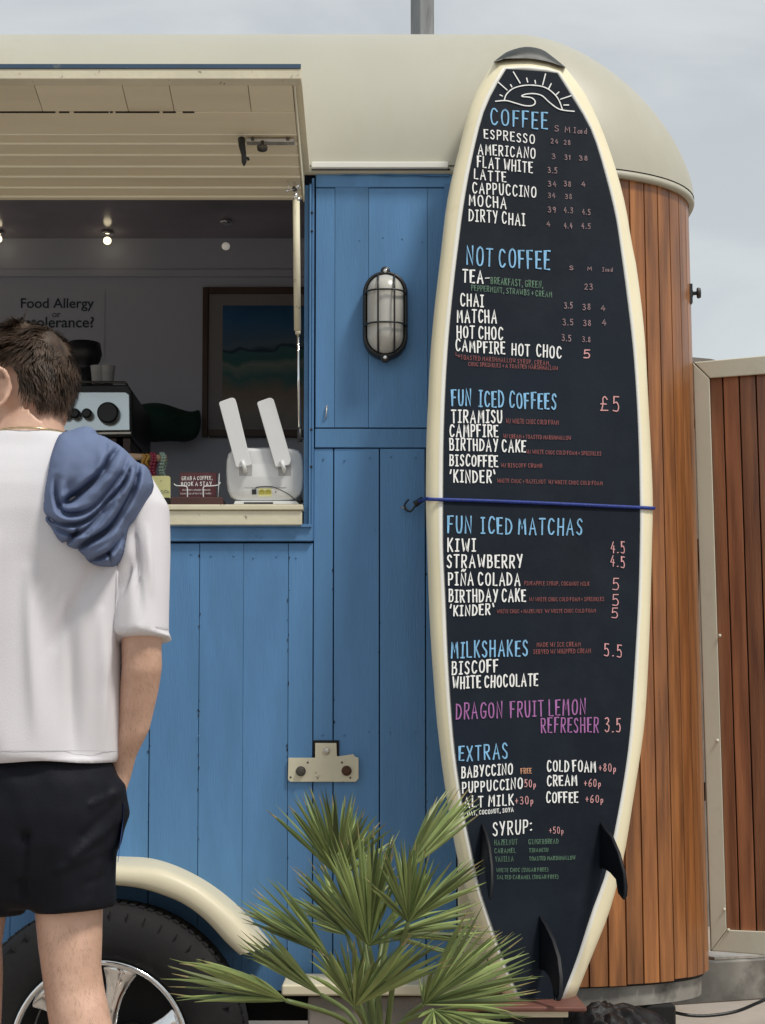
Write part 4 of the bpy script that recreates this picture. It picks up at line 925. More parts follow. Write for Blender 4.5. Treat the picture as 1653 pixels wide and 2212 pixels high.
# bracelet stand
bs = thing('bracelet_stand', 'wooden bar display stand for bead bracelets on the counter', 'stand', at(320,1050,.14))
MB().tube([at(240,984,.14), at(360,990,.14)], .0085, 14).build('bar', dowel, bs, smooth=True)
MB().box(at(250,1080,.14).x-.006, at(250,1080,.14).x+.006, .13, .15, szt+.001, at(250,985,.14).z).build('post', dowel, bs)
MB().box(at(215,1080,.14).x, at(365,1080,.14).x, .11, .17, szt+.0005, szt+.01).build('base', maroonw, bs)
for i, (px, c_) in enumerate(((312,0),(320,0),(329,1),(335,1),(350,2),(355,2))):
    t = thing('bead_bracelet', ['amber bead bracelet nearest the man on the wooden bar','second amber bead bracelet next to the red ones','red bead bracelet beside the amber ones on the bar','darker red bead bracelet next to the jade ones','jade green bead bracelet beside the red ones','jade green bead bracelet at the end of the wooden bar'][i], 'bracelet', at(px,990,.14), 'bead bracelets on the bar')
    b_ = MB(); c0 = at(px, 987+(18 if c_ else 8), .14); hh_ = .042 if c_ else .02
    for k_ in range(22):
        a_ = 2*math.pi*k_/22; b_.ball((c0.x+.003*math.sin(a_*3)+i*.0, .14+.016*math.cos(a_), c0.z+.0+hh_*math.sin(a_)*.72), .0042, n=8, m=6)
    b_.build('beads', beadm[c_], t, smooth=True)
# yellow tile card
yc = thing('yellow_card', 'pale yellow rounded card with a small sketch standing on the counter', 'card', at(350,1055,.06))
def rrect(x0, y0, x1, y1, r, n=5):
    P = []
    for cx_, cy_, a0 in ((x1-r,y1-r,0),(x0+r,y1-r,90),(x0+r,y0+r,180),(x1-r,y0+r,270)):
        for i in range(n+1): a = R(a0+90*i/n); P.append((cx_+r*math.cos(a), cy_+r*math.sin(a)))
    return P
rpoly(rrect(322,1028,368,1080,5), .05, .008, 'plate', yellowc, yc)
yp = Plane((0,.05,0),(0,-1,0)); mm = MB()
for P in ([(345,1064),(350,1059),(355,1062),(358,1058),(362,1062),(366,1063)], [(345,1066),(366,1063)], [(346,1040),(350,1038)]): ribbon(mm, P, 1.1, lambda x,y,h: yp.p(x,y,h), h=.001)
mm.build('sketch', inkl, yc)
MB().box(at(325,1086,.05).x, at(368,1086,.05).x, .03, .09, szt+.001, at(340,1081,.05).z+.004).build('stand', darkm, yc)
# card holder
ch = thing('card_holder', 'maroon business cards in a dark wooden holder with wire prongs', 'card holder', at(425,1080,.04))
CHY = .045; cpn = Plane((0,CHY,0),(0,-1,0))
rpoly([(389,1021),(468,1021),(466,1080),(387,1080)], CHY, .012, 'card', maroon, ch)
MB().box(at(370,1088,.02).x, at(482,1088,.02).x, .0, .085, szt+.0005, at(400,1076,.02).z).build('base', maroonw, ch, bevel=.003)
mm = MB(); pr_ = lambda x,y,h: cpn.p(x,y,h-.002)
text(mm, 'GRAB A COFFEE,', 393,1037,459,1036,7.5,1.3, pr_); text(mm, 'BOOK A STAY', 392,1049.5,457,1049,8,1.6, pr_)
text(mm, 'STAY JUST A STONES THROW IN', 394,1060,454,1060,3,.6, pr_); text(mm, 'TOWN AND LOVELY COTTAGES', 390,1068,456,1067.5,3,.6, pr_)
mm.build('lettering', T_WHITE, ch)
wr_ = MB(); wr_.tube(catmull([tuple(at(x,y,CHY-.012)) for x, y in ((376,1045),(381,1049),(398,1050),(404,1052),(405,1060),(405,1077))],3), .0016, 6)
wr_.tube(catmull([tuple(at(x,y,CHY-.012)) for x, y in ((476,1042),(471,1048),(455,1050),(441,1051),(439,1060),(440,1077))],3), .0016, 6)
wr_.tube([at(474,1023,CHY-.002), at(471,1078,CHY-.002)], .0012, 6); wr_.build('wire_prongs', whitep, ch, smooth=True)
# router
ro = thing('router', 'white wifi router with two flat antennas standing on the counter end', 'router', at(573,1085,.06))
rx = lambda x: 462.1+.1527*x; ry = lambda y: 853.1+.1527*y
RPT = [(490,748),(780,745),(1040,752),(1130,762),(1200,785),(1250,840),(1272,930),(1281,1050),(1281,1220),(1268,1340),(1235,1420),(1170,1475),(1080,1500),(700,1503),(400,1503),(310,1490),(240,1450),(200,1370),(182,1250),(176,1080),(182,930),(205,840),(260,785),(350,755)]
YR = .03; cxr = 730; cyr = 1130
rb2 = MB(); rr2 = []
for f, dy in ((.93,.040),(.985,.034),(1,.022),(.99,.010),(.965,.003),(.93,.0)): rr2.append([at(rx(lerp(cxr,x,f)), ry(lerp(cyr,y,f)), YR+dy) for x, y in RPT])
rb2.loft(rr2).build('body', whitep, ro, smooth=True, bevel=0)
# vent dots
vd = MB()
for row in range(46):
    y = 800+row*14
    for c_ in range(74):
        x = 215+c_*14.2+(7 if row % 2 else 0)
        inside = abs((x-730)/520)**4+abs((y-1125)/360)**4 < 1
        if not inside or (540 < x < 920 and 980 < y < 1150) or (340 < x < 1110 and 970 < y < 1160) or (430 < x < 1030 and y > 1290) or y > 1440: continue
        p = at(rx(x), ry(y), YR-.0004); vd.add([p+Vector((-.0006,0,0)), p+Vector((0,0,-.0006)), p+Vector((.0006,0,0)), p+Vector((0,0,.0006))], [(0,1,2,3)])
o = vd.build('vent_holes', greyp, ro); o['kind'] = 'stuff'
for pts in ([(72,120),(85,95),(240,40),(275,40),(300,58),(320,110),(530,985),(500,1000),(330,1022),(312,1010)], [(612,120),(625,95),(780,40),(815,42),(842,62),(862,115),(1092,905),(1085,950),(1060,990),(885,1020),(868,1008)]):
    rpoly([(rx(x),ry(y)) for x, y in pts], YR-.016, .007, 'antenna', whitep, ro, .0015)
for x in (450, 1005):
    rpoly([(rx(x-95),ry(985)),(rx(x+92),ry(985)),(rx(x+90),ry(1145)),(rx(x-92),ry(1145))], YR-.0006, .004, 'hinge_recess', greyp, ro)
    MB().tube([at(rx(x-50), ry(930), YR-.02), at(rx(x+5), ry(1100), YR-.014)], .0048, 14).build('antenna_hinge', whitep, ro, smooth=True)
rpoly([(rx(430),ry(1302)),(rx(1025),ry(1302)),(rx(1025),ry(1312)),(rx(430),ry(1312))], YR-.0012, .003, 'port_lip', greyp, ro)
rpoly([(rx(630),ry(1322)),(rx(818),ry(1322)),(rx(818),ry(1435)),(rx(630),ry(1435))], YR-.0010, .003, 'port_panel', yellowc, ro)
for x in (640, 728): rpoly([(rx(x),ry(1400)),(rx(x),ry(1365)),(rx(x+22),ry(1340)),(rx(x+55),ry(1340)),(rx(x+78),ry(1365)),(rx(x+78),ry(1400))], YR-.0020, .002, 'port', yellowp, ro)
rpoly([(rx(540),ry(1335)),(rx(600),ry(1335)),(rx(600),ry(1405)),(rx(540),ry(1405))], YR-.004, .004, 'power_plug', blackp, ro)
MB().ball(at(rx(875), ry(1375), YR-.001), .0016).build('reset_hole', blackp, ro)
rpoly([(rx(300),ry(1500)),(rx(1190),ry(1500)),(rx(1215),ry(1545)),(rx(280),ry(1545))], YR-.004, .05, 'foot', whitep, ro, .001)
rpoly([(rx(425),ry(1518)),(rx(838),ry(1518)),(rx(838),ry(1541)),(rx(425),ry(1541))], YR-.0052, .002, 'foot_slot', blackp, ro)
MB().tube(catmull([tuple(at(rx(x),ry(y),YR-.006)) for x, y in ((590,1330),(625,1303),(800,1297),(900,1325),(1050,1400),(1160,1490),(1230,1545))],4), .0014, 6).build('power_cable', blackp, ro, smooth=True)
MB().tube([at(rx(1175), ry(1515), YR+.0), at(rx(1255), ry(1475), YR+.0)], [.004,.009], 10).build('cable_plug', blackp, ro, smooth=True)
# spotlights
for i, (px, py, Y, m_, lab) in enumerate(((232,520,1.52,bulbm,'bright warm ceiling spotlight above the allergy notice'),(488,532,1.40,bulbd,'dim white ceiling spotlight above the framed picture'),(-4,516,1.52,bulbm,'bright ceiling spotlight cut off by the left picture edge'))):
    c = at(px, py, Y); t = thing('ceiling_spotlight', lab, 'spotlight', (c.x, c.y, ZC), 'ceiling spotlights inside the trailer')
    MB().lathe([(.0,0),(.020,0),(.022,.004),(.018,.010),(.008,.012)], (c.x, c.y, ZC-.012), (0,0,1), 20).build('housing', chrome, t, smooth=True)
    MB().ball((c.x, c.y, c.z), .014, .014, .013).build('bulb', m_, t, smooth=True)
# ================================================================== PALM
palm = thing('fan_palm', 'small fan palm with spiky green leaves in front of the trailer', 'palm', (at(800,2200,-.75).x, -.75, .05))
PC = at(820, 2330, -.72); px0 = PC.x
MB().lathe([(.0,.06),(.14,.06),(.15,.07),(.19,.30),(.20,.31),(.20,.33),(.17,.33),(.165,.30),(0,.30)], (px0, -.72, 0), (0,0,1), 32).build('pot', potm, palm, smooth=False)
tk = MB(); tk.tube([(px0,-.72,.30),(px0+.01,-.72,.42),(px0,-.72,.52)], [.045,.05,.035], 14); tk.build('trunk', trunkm, palm, smooth=True)
c2 = lambda P: [(337.7+x*.5807/1.0*.8887*1.0 if False else 337.7+x*.5161, 1555.2+y*.5161) for x, y in P]
leaves = [  # hub, envelope tips, n, hub depth, tip depth offset
 ((760,655), [(440,378),(540,318),(600,285),(660,275),(708,280),(743,278),(800,285),(832,300),(865,345),(918,375),(990,440),(1010,520)], 26, -.74, -.03),
 ((890,945), [(545,650),(560,600),(640,560),(700,470),(760,430),(830,400),(890,430),(935,420),(985,470),(1010,500),(1100,760),(1250,905)], 26, -.80, -.05),
 ((1055,845), [(860,640),(900,700),(935,540),(960,500),(1010,470),(1062,480),(1110,505),(1165,535),(1215,580),(1340,560),(1375,590),(1398,640),(1390,712)], 22, -.85, -.04),
 ((1040,640), [(1100,480),(1130,400),(1165,340),(1205,300),(1245,248),(1275,265),(1350,280),(1385,292),(1395,370)], 15, -.66, .05),
 ((720,985), [(560,770),(480,640),(410,672),(370,712),(325,760),(330,800),(360,850)], 14, -.70, .0),
 ((690,1150), [(440,830),(370,860),(322,905),(330,950),(350,980),(400,915)], 12, -.62, .03),
 ((545,1175), [(45,1185),(20,1105),(17,1045),(50,990),(90,1015),(160,995),(215,1020),(410,1055)], 15, -.92, -.06),
 ((830,1200), [(610,1060),(640,930),(705,975),(775,900),(850,928),(905,1000),(950,965),(1045,915),(1100,890),(1170,893),(1240,945),(1305,1005)], 26, -.95, -.08),
 ((1120,1190), [(1085,1060),(1150,1040),(1250,930),(1330,750),(1440,850),(1475,880),(1540,892),(1580,945),(1610,1010),(1632,1070),(1628,1142),(1560,1190)], 24, -.84, -.02),
 ((1160,1215), [(1645,1232),(1540,1265),(1500,1300),(1400,1330),(1300,1345),(1200,1360),(1120,1330),(1085,1240)], 15, -.92, -.08),
 ((950,900), [(1300,780),(1370,745),(1390,850),(1440,885),(1380,960),(1280,1010)], 12, -.58, .08),
 ((800,900), [(540,715),(560,760),(600,800),(640,860),(570,655),(650,610),(700,560)], 13, -.56, .06),
 ((860,830), [(770,600),(800,560),(850,520),(900,500),(960,520),(1020,430),(1010,600),(1050,640)], 14, -.60, .05),
]
stems_to = (px0, -.72, .47); far = MB()
for (hub, tips, n_, Yh, dY) in leaves:
    n_ = int(n_*1.26)
    hx, hy = c2([hub])[0]; hp = at(hx, hy, Yh); tp = catmull(c2(tips), 6)
    base = Vector(stems_to)+Vector((random.uniform(-.02,.02), random.uniform(-.02,.02), 0)); mid_ = (hp+base)/2+Vector(((hp.x-base.x)*-.12, 0, .02))
    leaf = MB().tube(catmull([tuple(base), tuple(mid_), tuple(hp)], 5), [.006]*5+[.005]*5+[.0045], 7).build('leaf', stemm, palm, smooth=True)
    for i in list(range(n_))+[None]*int(n_*.9):
        back_ = i is None; i = random.uniform(0, n_-1) if back_ else i
        t = min(len(tp)-1.001, (i+random.uniform(.2,.8))/n_*(len(tp)-1)); j = int(t); f = t-j; j2 = min(j+1, len(tp)-1)
        tx, ty_ = lerp(tp[j][0],tp[j2][0],f), lerp(tp[j][1],tp[j2][1],f); k_ = random.uniform(.55,.95) if back_ else random.uniform(.90,1.0); tx = lerp(hx,tx,k_); ty_ = lerp(hy,ty_,k_)
        t = min(t, len(tp)-1)
        Yt = Yh+dY+random.uniform(-.07,.07)+.05*math.sin(i*1.7)+(.06 if back_ else 0)
        te = at(tx, ty_, Yt); dv = te-hp; ln = dv.length; droop = random.uniform(-.03,.06)*ln
        viewn = (CAM-hp).normalized(); side_ = dv.cross(viewn).normalized(); 
        side_ = (side_*math.cos(random.uniform(-.9,.9))+viewn*random.uniform(-.75,.75)).normalized()
        fold = dv.cross(side_).normalized(); wmax = min(.0085, .0035+.012*ln)*random.uniform(.55,.9); Lr, Mr, Rr = [], [], []
        cv = side_*random.uniform(-.02,.02)*ln
        for q_ in range(8):
            u = q_/7; p = hp+dv*u+Vector((0,0,1))*(4*u*(1-u))*droop+cv*(u*u); w2 = wmax*(.35+1.3*u if u < .5 else (1.0 if u < .6 else (1-u)/.4*.97+.05))
            Lr.append(p-side_*w2+fold*w2*.55); Mr.append(p); Rr.append(p+side_*w2+fold*w2*.55)
        tipdry = random.random() < .4
        MBL = MB().loft([[a_, b_, c_] for a_, b_, c_ in zip(Lr, Mr, Rr)], cap=False, closed=False)
        lm = MBL
        if back_:
            far.add([v for v in lm.v], [list(f) for f in lm.f]); continue
        lm.m = [1 if q_ >= 12 and tipdry else 0 for q_ in range(len(lm.f))]; lm.build('leaflet', [leafm, tipm], leaf)
o_ = far.build('inner_leaflets', leafm, palm); o_['kind'] = 'stuff'
# ================================================================== PERSON
YPN = -1.14
per = thing('person', 'man seen from behind in white t-shirt and black shorts, one hand in pocket, looking left', 'person', (at(52,2300,YPN).x, YPN, .05))
P_ = lambda px, py, dy=0: at(px, py, YPN+dy)
SC = (YPN+4.138)/3600.
hc = P_(61, 820); yawh = R(64); RH = Matrix.Rotation(yawh, 3, 'Z') @ Matrix.Rotation(R(-4), 3, 'X')
chin = Vector((hc.x, YPN+.02, P_(58, 998).z))
def HL(x, y, z): return chin + RH @ Vector((x, y, z))
slices = [(-.002,.035,.085,.018),(.012,.0,.098,.036),(.035,-.045,.103,.052),(.06,-.065,.104,.060),(.085,-.082,.100,.066),(.11,-.094,.098,.071),(.14,-.101,.096,.075),(.17,-.102,.094,.076),(.195,-.096,.084,.071),(.217,-.078,.062,.058),(.232,-.045,.03,.036),(.238,-.02,.005,.012)]
slices = [(z, yb_*.77, yf, hw) for z, yb_, yf, hw in slices]
hd = MB(); rg = []
for z, yb_, yf, hw in slices:
    yc_ = (yb_+yf)/2; hl = (yf-yb_)/2; rg.append([HL(hw*math.copysign(abs(math.cos(a))**.9, math.cos(a)), yc_+hl*math.copysign(abs(math.sin(a))**.9, math.sin(a)), z) for a in [2*math.pi*k/28 for k in range(28)]])
hd.loft(rg)
hd.loft([[HL(.011,.09,.075),HL(-.011,.09,.075),HL(0,.09,.14)], [HL(.014,.098,.078),HL(-.014,.098,.078),HL(0,.098,.135)], [HL(.009,.118,.082),HL(-.009,.118,.082),HL(0,.112,.10)]])
hd.ball(HL(0,.100,.052), .022, .012, .006, rot=RH); hd.ball(HL(0,.100,.043), .020, .011, .006, rot=RH)
for sgn in (-1,1): hd.ball(HL(sgn*.032,.092,.135), .02, .012, .008, rot=RH)
# ears
for sgn in (-1,1):
    er = []
    for k in range(14):
        a = 2*math.pi*k/14; er.append(HL(sgn*(.081+.022*abs(math.sin(a/2))), -.012-.016*math.cos(a)-.004*math.sin(a), .122+.034*math.sin(a)))
    er.append(er[0]); hd.tube(er, .0055, 8); hd.ball(HL(sgn*.080,-.010,.122), .007, .013, .024, rot=RH); hd.ball(HL(sgn*.080,-.006,.099), .006,.008,.010, rot=RH)
# neck and body
shz = P_(60,1000).z
nb0 = Vector((P_(58,980).x, YPN+.0, P_(58,960).z))
hd.tube([HL(0,-.012,.13), HL(0,-.018,.02), Vector((P_(66,935).x, YPN-.005, P_(66,935).z)), Vector((P_(60,990).x, YPN, P_(60,990).z))], [(.048,.048),(.058,.060),(.061,.066),(.10,.075)], 18, up=(0,1,0))
TX = P_(52,1300).x
def oval(cx_, cy_, z, rx_, ry_, n=28, ex_=.85): return [Vector((cx_+rx_*math.copysign(abs(math.cos(a))**ex_, math.cos(a)), cy_+ry_*math.copysign(abs(math.sin(a))**ex_, math.sin(a)), z)) for a in [2*math.pi*k/n for k in range(n)]]
Zp = lambda py: P_(60,py).z
hd.loft([oval(TX,YPN,Zp(1760),.12,.09), oval(TX,YPN,Zp(1650),.14,.10), oval(TX,YPN,Zp(1500),.135,.09), oval(TX,YPN,Zp(1300),.15,.10), oval(TX,YPN,Zp(1120),.16,.095), oval(TX,YPN,Zp(1020),.15,.075), oval(TX,YPN,Zp(975),.07,.06)])
# right arm (image right)
sh_, el, wr2, hand = P_(298,1085,0), P_(307,1440,-.035), P_(259,1668,.03), P_(232,1745,.03)
hd.tube([P_(235,1085), P_(280,1110), P_(308,1250,-.02), P_(308,1340,-.03), P_(306,1400,-.035), el, P_(301,1490,-.02), P_(288,1570,.0), P_(268,1625,.02), wr2, hand], [(.04,.04),(.042,.045),(.040,.048),(.038,.046),(.036,.042),(.036,.041),(.0345,.039),(.0295,.033),(.0235,.028),(.022,.027),(.024,.034)], 18, up=(0,1,0))
def hand_fingers(c, d, s, nrm):
    d = d.normalized(); s = s.normalized()
    for k, ln in enumerate((.066,.074,.070,.055)):
        b = c+s*(-.028+.0185*k); hd.tube([b-d*.02, b+d*ln*.4-nrm*.004, b+d*ln*.75-nrm*.014, b+d*ln-nrm*.026], [.0092,.0088,.008,.0065], 8)
    b = c-s*.03-d*.035; hd.tube([b, b-s*.018+d*.02-nrm*.01, b-s*.022+d*.045-nrm*.018], [.011,.010,.0075], 8)
hand_fingers(hand+Vector((0,0,-.035)), Vector((-.35,.1,-1)), Vector((0,1,0)), Vector((1,0,0)))
# left arm (bent forward to the counter)
ls, le, lw2 = P_(-185,1085), P_(-215,1390,.03), P_(-150,1330,.26)
hd.tube([P_(-130,1095), P_(-175,1115), P_(-205,1250,.0), le, (le+lw2)/2, lw2, lw2+(lw2-le).normalized()*.07], [(.05,.05),(.055,.055),(.045,.048),(.038,.042),(.035,.036),(.026,.024),(.034,.02)], 18, up=(0,1,.3))
dh = (lw2-le).normalized(); hand_fingers(lw2+dh*.08, dh, Vector((1,0,0)), Vector((0,0,1)))
# legs
def leg(L_, foot):
    hd.tube([P_(x,y,d_) for x, y, d_, r1, r2 in L_], [(r1,r2) for x, y, d_, r1, r2 in L_], 22, up=(0,1,0))
    f0 = P_(*foot); hd.tube([Vector((f0.x,f0.y-.04,.10)), Vector((f0.x+.0,f0.y+.04,.105)), Vector((f0.x+.01,f0.y+.12,.085)), Vector((f0.x+.015,f0.y+.19,.07))], [(.035,.04),(.038,.04),(.042,.028),(.03,.015)], 14)
leg([(125,1730,0,.085,.09),(140,1850,0,.072,.085),(149,1960,0,.0605,.07),(152,2040,-.003,.0565,.063),(155,2095,-.004,.0525,.058),(161,2140,-.004,.0525,.058),(170,2190,-.008,.0535,.060),(180,2240,-.010,.0545,.062),(187,2330,-.01,.052,.058),(190,2450,0,.042,.045),(192,2600,.01,.032,.036),(193,2720,.01,.033,.04)], (193,2760,.0))
leg([(-20,1730,0,.085,.09),(-42,1850,0,.072,.085),(-59,1960,0,.0605,.07),(-63,2040,0,.0545,.063),(-58,2100,0,.0525,.058),(-62,2200,.02,.053,.060),(-66,2330,.02,.052,.058),(-70,2450,.03,.042,.045),(-74,2600,.04,.032,.036),(-76,2720,.04,.033,.04)], (-76,2760,.03))
bd = hd.build('body', skinm, per, smooth=True); remesh(bd, .0042, 9)
bh = MB(); bd.data.update(); vv = [v for v in bd.data.vertices if v.normal.y < .3 and ((P_(60,2400).z < v.co.z < P_(60,1990).z) or (P_(60,1680).z < v.co.z < P_(60,1400).z and v.co.x > P_(240,1500).x))]
for v in random.sample(vv, min(len(vv), 2600)):
    n_ = v.normal; d_ = (Vector((random.uniform(-.5,.5), random.uniform(-.3,.3), -1))+n_*.35).normalized(); s_ = d_.cross(n_).normalized()*.00014; e_ = v.co+d_*random.uniform(.006,.013)
    bh.add([v.co-s_, v.co+s_, e_+n_*.002], [(0,1,2)])
o_ = bh.build('body_hair', hairm, per); o_['kind'] = 'stuff'
for sgn in (-1,1): MB().ball(HL(sgn*.031,.085,.125), .0125).build('eye', whitep, per, smooth=True)
for sgn, fx0 in ((1,193),(-1,-76)):
    f0 = P_(fx0,2760,0 if sgn>0 else .03); m_ = MB()
    m_.loft([[Vector((f0.x+dx*w1+.008*i, f0.y-.07+.055*i, .052+dz*h1)) for dx, dz in ((-1,0),(-.95,.6),(-.5,1),(.5,1),(.95,.6),(1,0))] for i, (w1, h1) in enumerate(((.034,.07),(.042,.09),(.045,.085),(.05,.06),(.05,.045),(.03,.03)))]).build('shoe', whitep, per, smooth=True, sub=1)
# hair: cap plus strands
def hsurf(az, el_):
    # az: 0 = back, increases towards left; el_: height z in head frame
    for k in range(len(slices)-1):
        if slices[k][0] <= el_ <= slices[k+1][0]: break
    f = (el_-slices[k][0])/(slices[k+1][0]-slices[k][0]); yb_, yf, hw = [lerp(slices[k][q], slices[k+1][q], f) for q in (1,2,3)]
    yc_ = (yb_+yf)/2; hl = (yf-yb_)/2; return Vector((-hw*math.sin(az), yc_-hl*math.cos(az), el_))
def hairline(az):   # lowest hair height at azimuth (absolute)
    a = abs(az)
    pts_ = ((0,.104),(.45,.100),(.8,.108),(1.0,.135),(1.2,.172),(1.5,.176),(1.72,.155),(1.85,.10),(2.0,.13),(2.2,.18),(3.15,.20))
    for (a0,z0_),(a1,z1_) in zip(pts_[:-1], pts_[1:]):
        if a0 <= a <= a1: return lerp(z0_, z1_, (a-a0)/(a1-a0))
    return .195
hcap = MB(); rows = 16; cols_ = 64; rg = []
def hthick(az, z): 
    tq = max(0, min(1, (z-hairline(az))/.05)); top = max(0, min(1, (z-.15)/.08)); return .003+.005*tq+.012*top+.002*math.sin(az*7+z*60)*tq
for r_ in range(rows+1):
    row = []
    for c_ in range(cols_):
        az = 2*math.pi*c_/cols_-math.pi; z = lerp(hairline(az), .2375, (r_/rows)**.9); p = hsurf(az, min(z,.2375)); cen = Vector((0,-.005,.12)); n_ = (p-cen).normalized(); th = hthick(az, z)
        row.append(HL(*(p+n_*th)))
    rg.append(row)
rgi = [[HL(*(hsurf(2*math.pi*c_/cols_-math.pi, hairline(2*math.pi*c_/cols_-math.pi))*.97+Vector((0,0,.004)))) for c_ in range(cols_)]]
hcap.loft(rgi+rg)
def strands(mb, count, zlo_fn, zhi, ln, dirf, azr=(-math.pi, math.pi), wd=.0011, lift=.008, rootoff=None):
    for _ in range(count):
        az = random.uniform(*azr); u = random.random()**.8; z = lerp(zlo_fn(az), zhi, u); p = hsurf(az, min(z, .237)); cen = Vector((0,-.005,.12)); n_ = (p-cen).normalized()
        th = rootoff(az, z) if rootoff else 0; root = p+n_*(th-.006); d_ = dirf(az, z, n_); l_ = ln*random.uniform(.6,1.2)
        clump = Vector((noise.noise(p*34), noise.noise(p*34+Vector((9,0,0))), noise.noise(p*34+Vector((0,9,0)))))*.75
        d_ = (d_+clump+Vector((random.gauss(0,.1), random.gauss(0,.1), random.gauss(0,.1)))).normalized()
        d_ = (d_-n_*d_.dot(n_)*.8).normalized(); s_ = d_.cross(n_).normalized()
        p1 = root+n_*(.006+lift*.5)+d_*l_*.35; p2 = root+n_*(.006+lift)+d_*l_*.75; p3 = root+n_*(.004+lift*.9)+d_*l_
        mb.add([HL(*(root-s_*wd)), HL(*(root+s_*wd)), HL(*(p1+s_*wd)), HL(*(p1-s_*wd)), HL(*(p2+s_*wd*.7)), HL(*(p2-s_*wd*.7)), HL(*p3)], [(0,1,2,3),(3,2,4,5),(5,4,6)])
strands(hcap, 24000, hairline, .237, .031, lambda az, z, n: Vector((-.25*math.sin(az), .45 if z > .17 else -.1, -1.0 if z < .19 else -.25)), rootoff=hthick, wd=.0008, lift=.005)
hcap.build('hair', hairm, per, smooth=True)
bm_ = MB(); 
def bl(az):
    a = abs(az); return .0
def bdir(az, z, n): return Vector((0,.25,-1))
for sgn in (-1,1): strands(bm_, 2600, lambda az: -.001, .075, .016, bdir, azr=((1.25,math.pi) if sgn>0 else (-math.pi,-1.25)), wd=.0010, lift=.008, rootoff=lambda az, z: .010)
bm_.build('beard', beardm, per, smooth=True)
# necklace
nk = MB(); npts = []
for k in range(49):
    a = 2*math.pi*k/48; npts.append(Vector((P_(72,935).x+.066*math.cos(a), YPN-.002+.070*math.sin(a), P_(72,936).z-.004+.0*math.cos(a)-.03*max(0, math.sin(a))+.003*math.sin(a*12)*0)))
nk.tube(npts, [.0016+.0006*(k%2) for k in range(49)], 6); nk.build('necklace', goldm, per, smooth=True)
# shirt
sh = MB()
ZH = Zp(1648)
prof_s = [(1649,.167,.125,54),(1600,.167,.127,54),(1500,.170,.128,54),(1400,.175,.130,54),(1300,.184,.132,53),(1200,.196,.134,52),(1120,.208,.130,52),(1065,.210,.120,52),(1030,.198,.108,53),(1000,.165,.095,55),(975,.120,.082,60),(952,.083,.074,66),(942,.073,.068,70)]
sh.loft([oval(P_(cx_,py).x, YPN-.0, Zp(py), a_, b_, 40, .8) for py, a_, b_, cx_ in prof_s])
sh.tube([P_(230,1065,0), P_(272,1075,0), P_(300,1115,-.003), P_(310,1200,-.012), P_(314,1290,-.02), P_(315.5,1383,-.028)], [(.07,.075),(.066,.078),(.058,.078),(.051,.075),(.049,.073),(.049,.070)], 24, up=(0,1,0))
sh.tube([P_(-110,1065,0), P_(-165,1075,0), P_(-205,1130,0), P_(-225,1230,.01), P_(-240,1350,.02)], [(.07,.075),(.066,.078),(.062,.078),(.060,.075),(.060,.070)], 24, up=(0,1,0))
shirt = sh.build('shirt', shirtm, per, smooth=True); remesh(shirt, .006, 8)
def sfold(v, n):
    px_ = v.x; z = v.z; zt = Zp(1000); u = (zt-z)/(zt-ZH); back = max(0, -n.y)
    w_ = noise.noise(Vector((px_*3, z*1.1, 4)))
    f = 0
    amp = .003+.013*min(1, max(0, u))
    f += amp*math.sin(px_*42+w_*5+z*2.0)*.55
    f += amp*.9*noise.noise(Vector((px_*14+z*3.5, z*1.6, 1)))
    # diagonal folds radiating from the armpit
    for (x0_, y0_, x1_, y1_, A_, w2) in ((280,1290,262,1600,.006,9),(268,1230,235,1480,.006,10),(255,1180,140,1420,-.006,14),(275,1310,300,1210,-.008,8),(330,1150,345,1300,.004,8),(300,1130,322,1350,-.005,8),(20,1180,-20,1420,.006,14),(95,1250,110,1600,.005,14),(180,1320,190,1640,-.005,12),(232,1330,236,1640,.006,8)):
        a = P_(x0_, y0_); b = P_(x1_, y1_); ab = Vector((b.x-a.x, b.z-a.z)); ap = Vector((v.x-a.x, v.z-a.z)); t = max(0, min(1, ap.dot(ab)/ab.length_squared)); d_ = (ap-ab*t).length/(w2*SC)
        if d_ < 3: f += 2.6*A_*math.exp(-d_*d_)*math.sin(math.pi*min(1, t*.9+.08))*back
    return f*max(0, 1-abs(n.z)*1.3)
displace(shirt, sfold)
for v in shirt.data.vertices:      # hem: straighten, small roll
    if v.co.z < ZH+.006: v.co.z = ZH+.002+.002*math.sin(v.co.x*40)
hem = MB()
ho = oval(P_(54,1640).x, YPN, 0, .1675, .126, 64, .8)
def hem_band(cx_, cy_, zc, rmax, name, w_=.0008, half=math.pi, lo=0):
    vs = [v.co for v in shirt.data.vertices if abs(v.co.z-zc) < .007 and (v.co.x-cx_)**2+(v.co.y-cy_)**2 < rmax**2]
    A = []; B = []; nn = 72
    rad_ = []
    for k in range(nn):
        a = 2*math.pi*k/nn; best = 0
        for c in vs:
            dx, dy = c.x-cx_, c.y-cy_; rr = math.hypot(dx, dy); da = abs((math.atan2(dy, dx)-a+math.pi)%(2*math.pi)-math.pi)
            if da < .06 and rr > best: best = rr
        rad_.append(best)
    rad_ = [rad_[k] if rad_[k] > 0 else max(rad_[k-1], rad_[(k+1)%nn]) for k in range(nn)]
    rad_ = [(rad_[k-1]+rad_[k]*2+rad_[(k+1)%nn])/4 for k in range(nn)]
    for zz in (zc-w_, zc+w_): A.append([Vector((cx_+(rad_[k]+.0005)*math.cos(2*math.pi*k/nn), cy_+(rad_[k]+.0005)*math.sin(2*math.pi*k/nn), zz)) for k in range(nn)])
    MB().loft(A, cap=False).build(name, seamm, shirt, smooth=True)
hem_band(P_(54,1620).x, YPN, Zp(1622), .30, 'hem_seam')
sc_ = P_(315,1360,-.027); hem_band(sc_.x, sc_.y, Zp(1362), .060, 'hem_seam')
shirt.data.update()
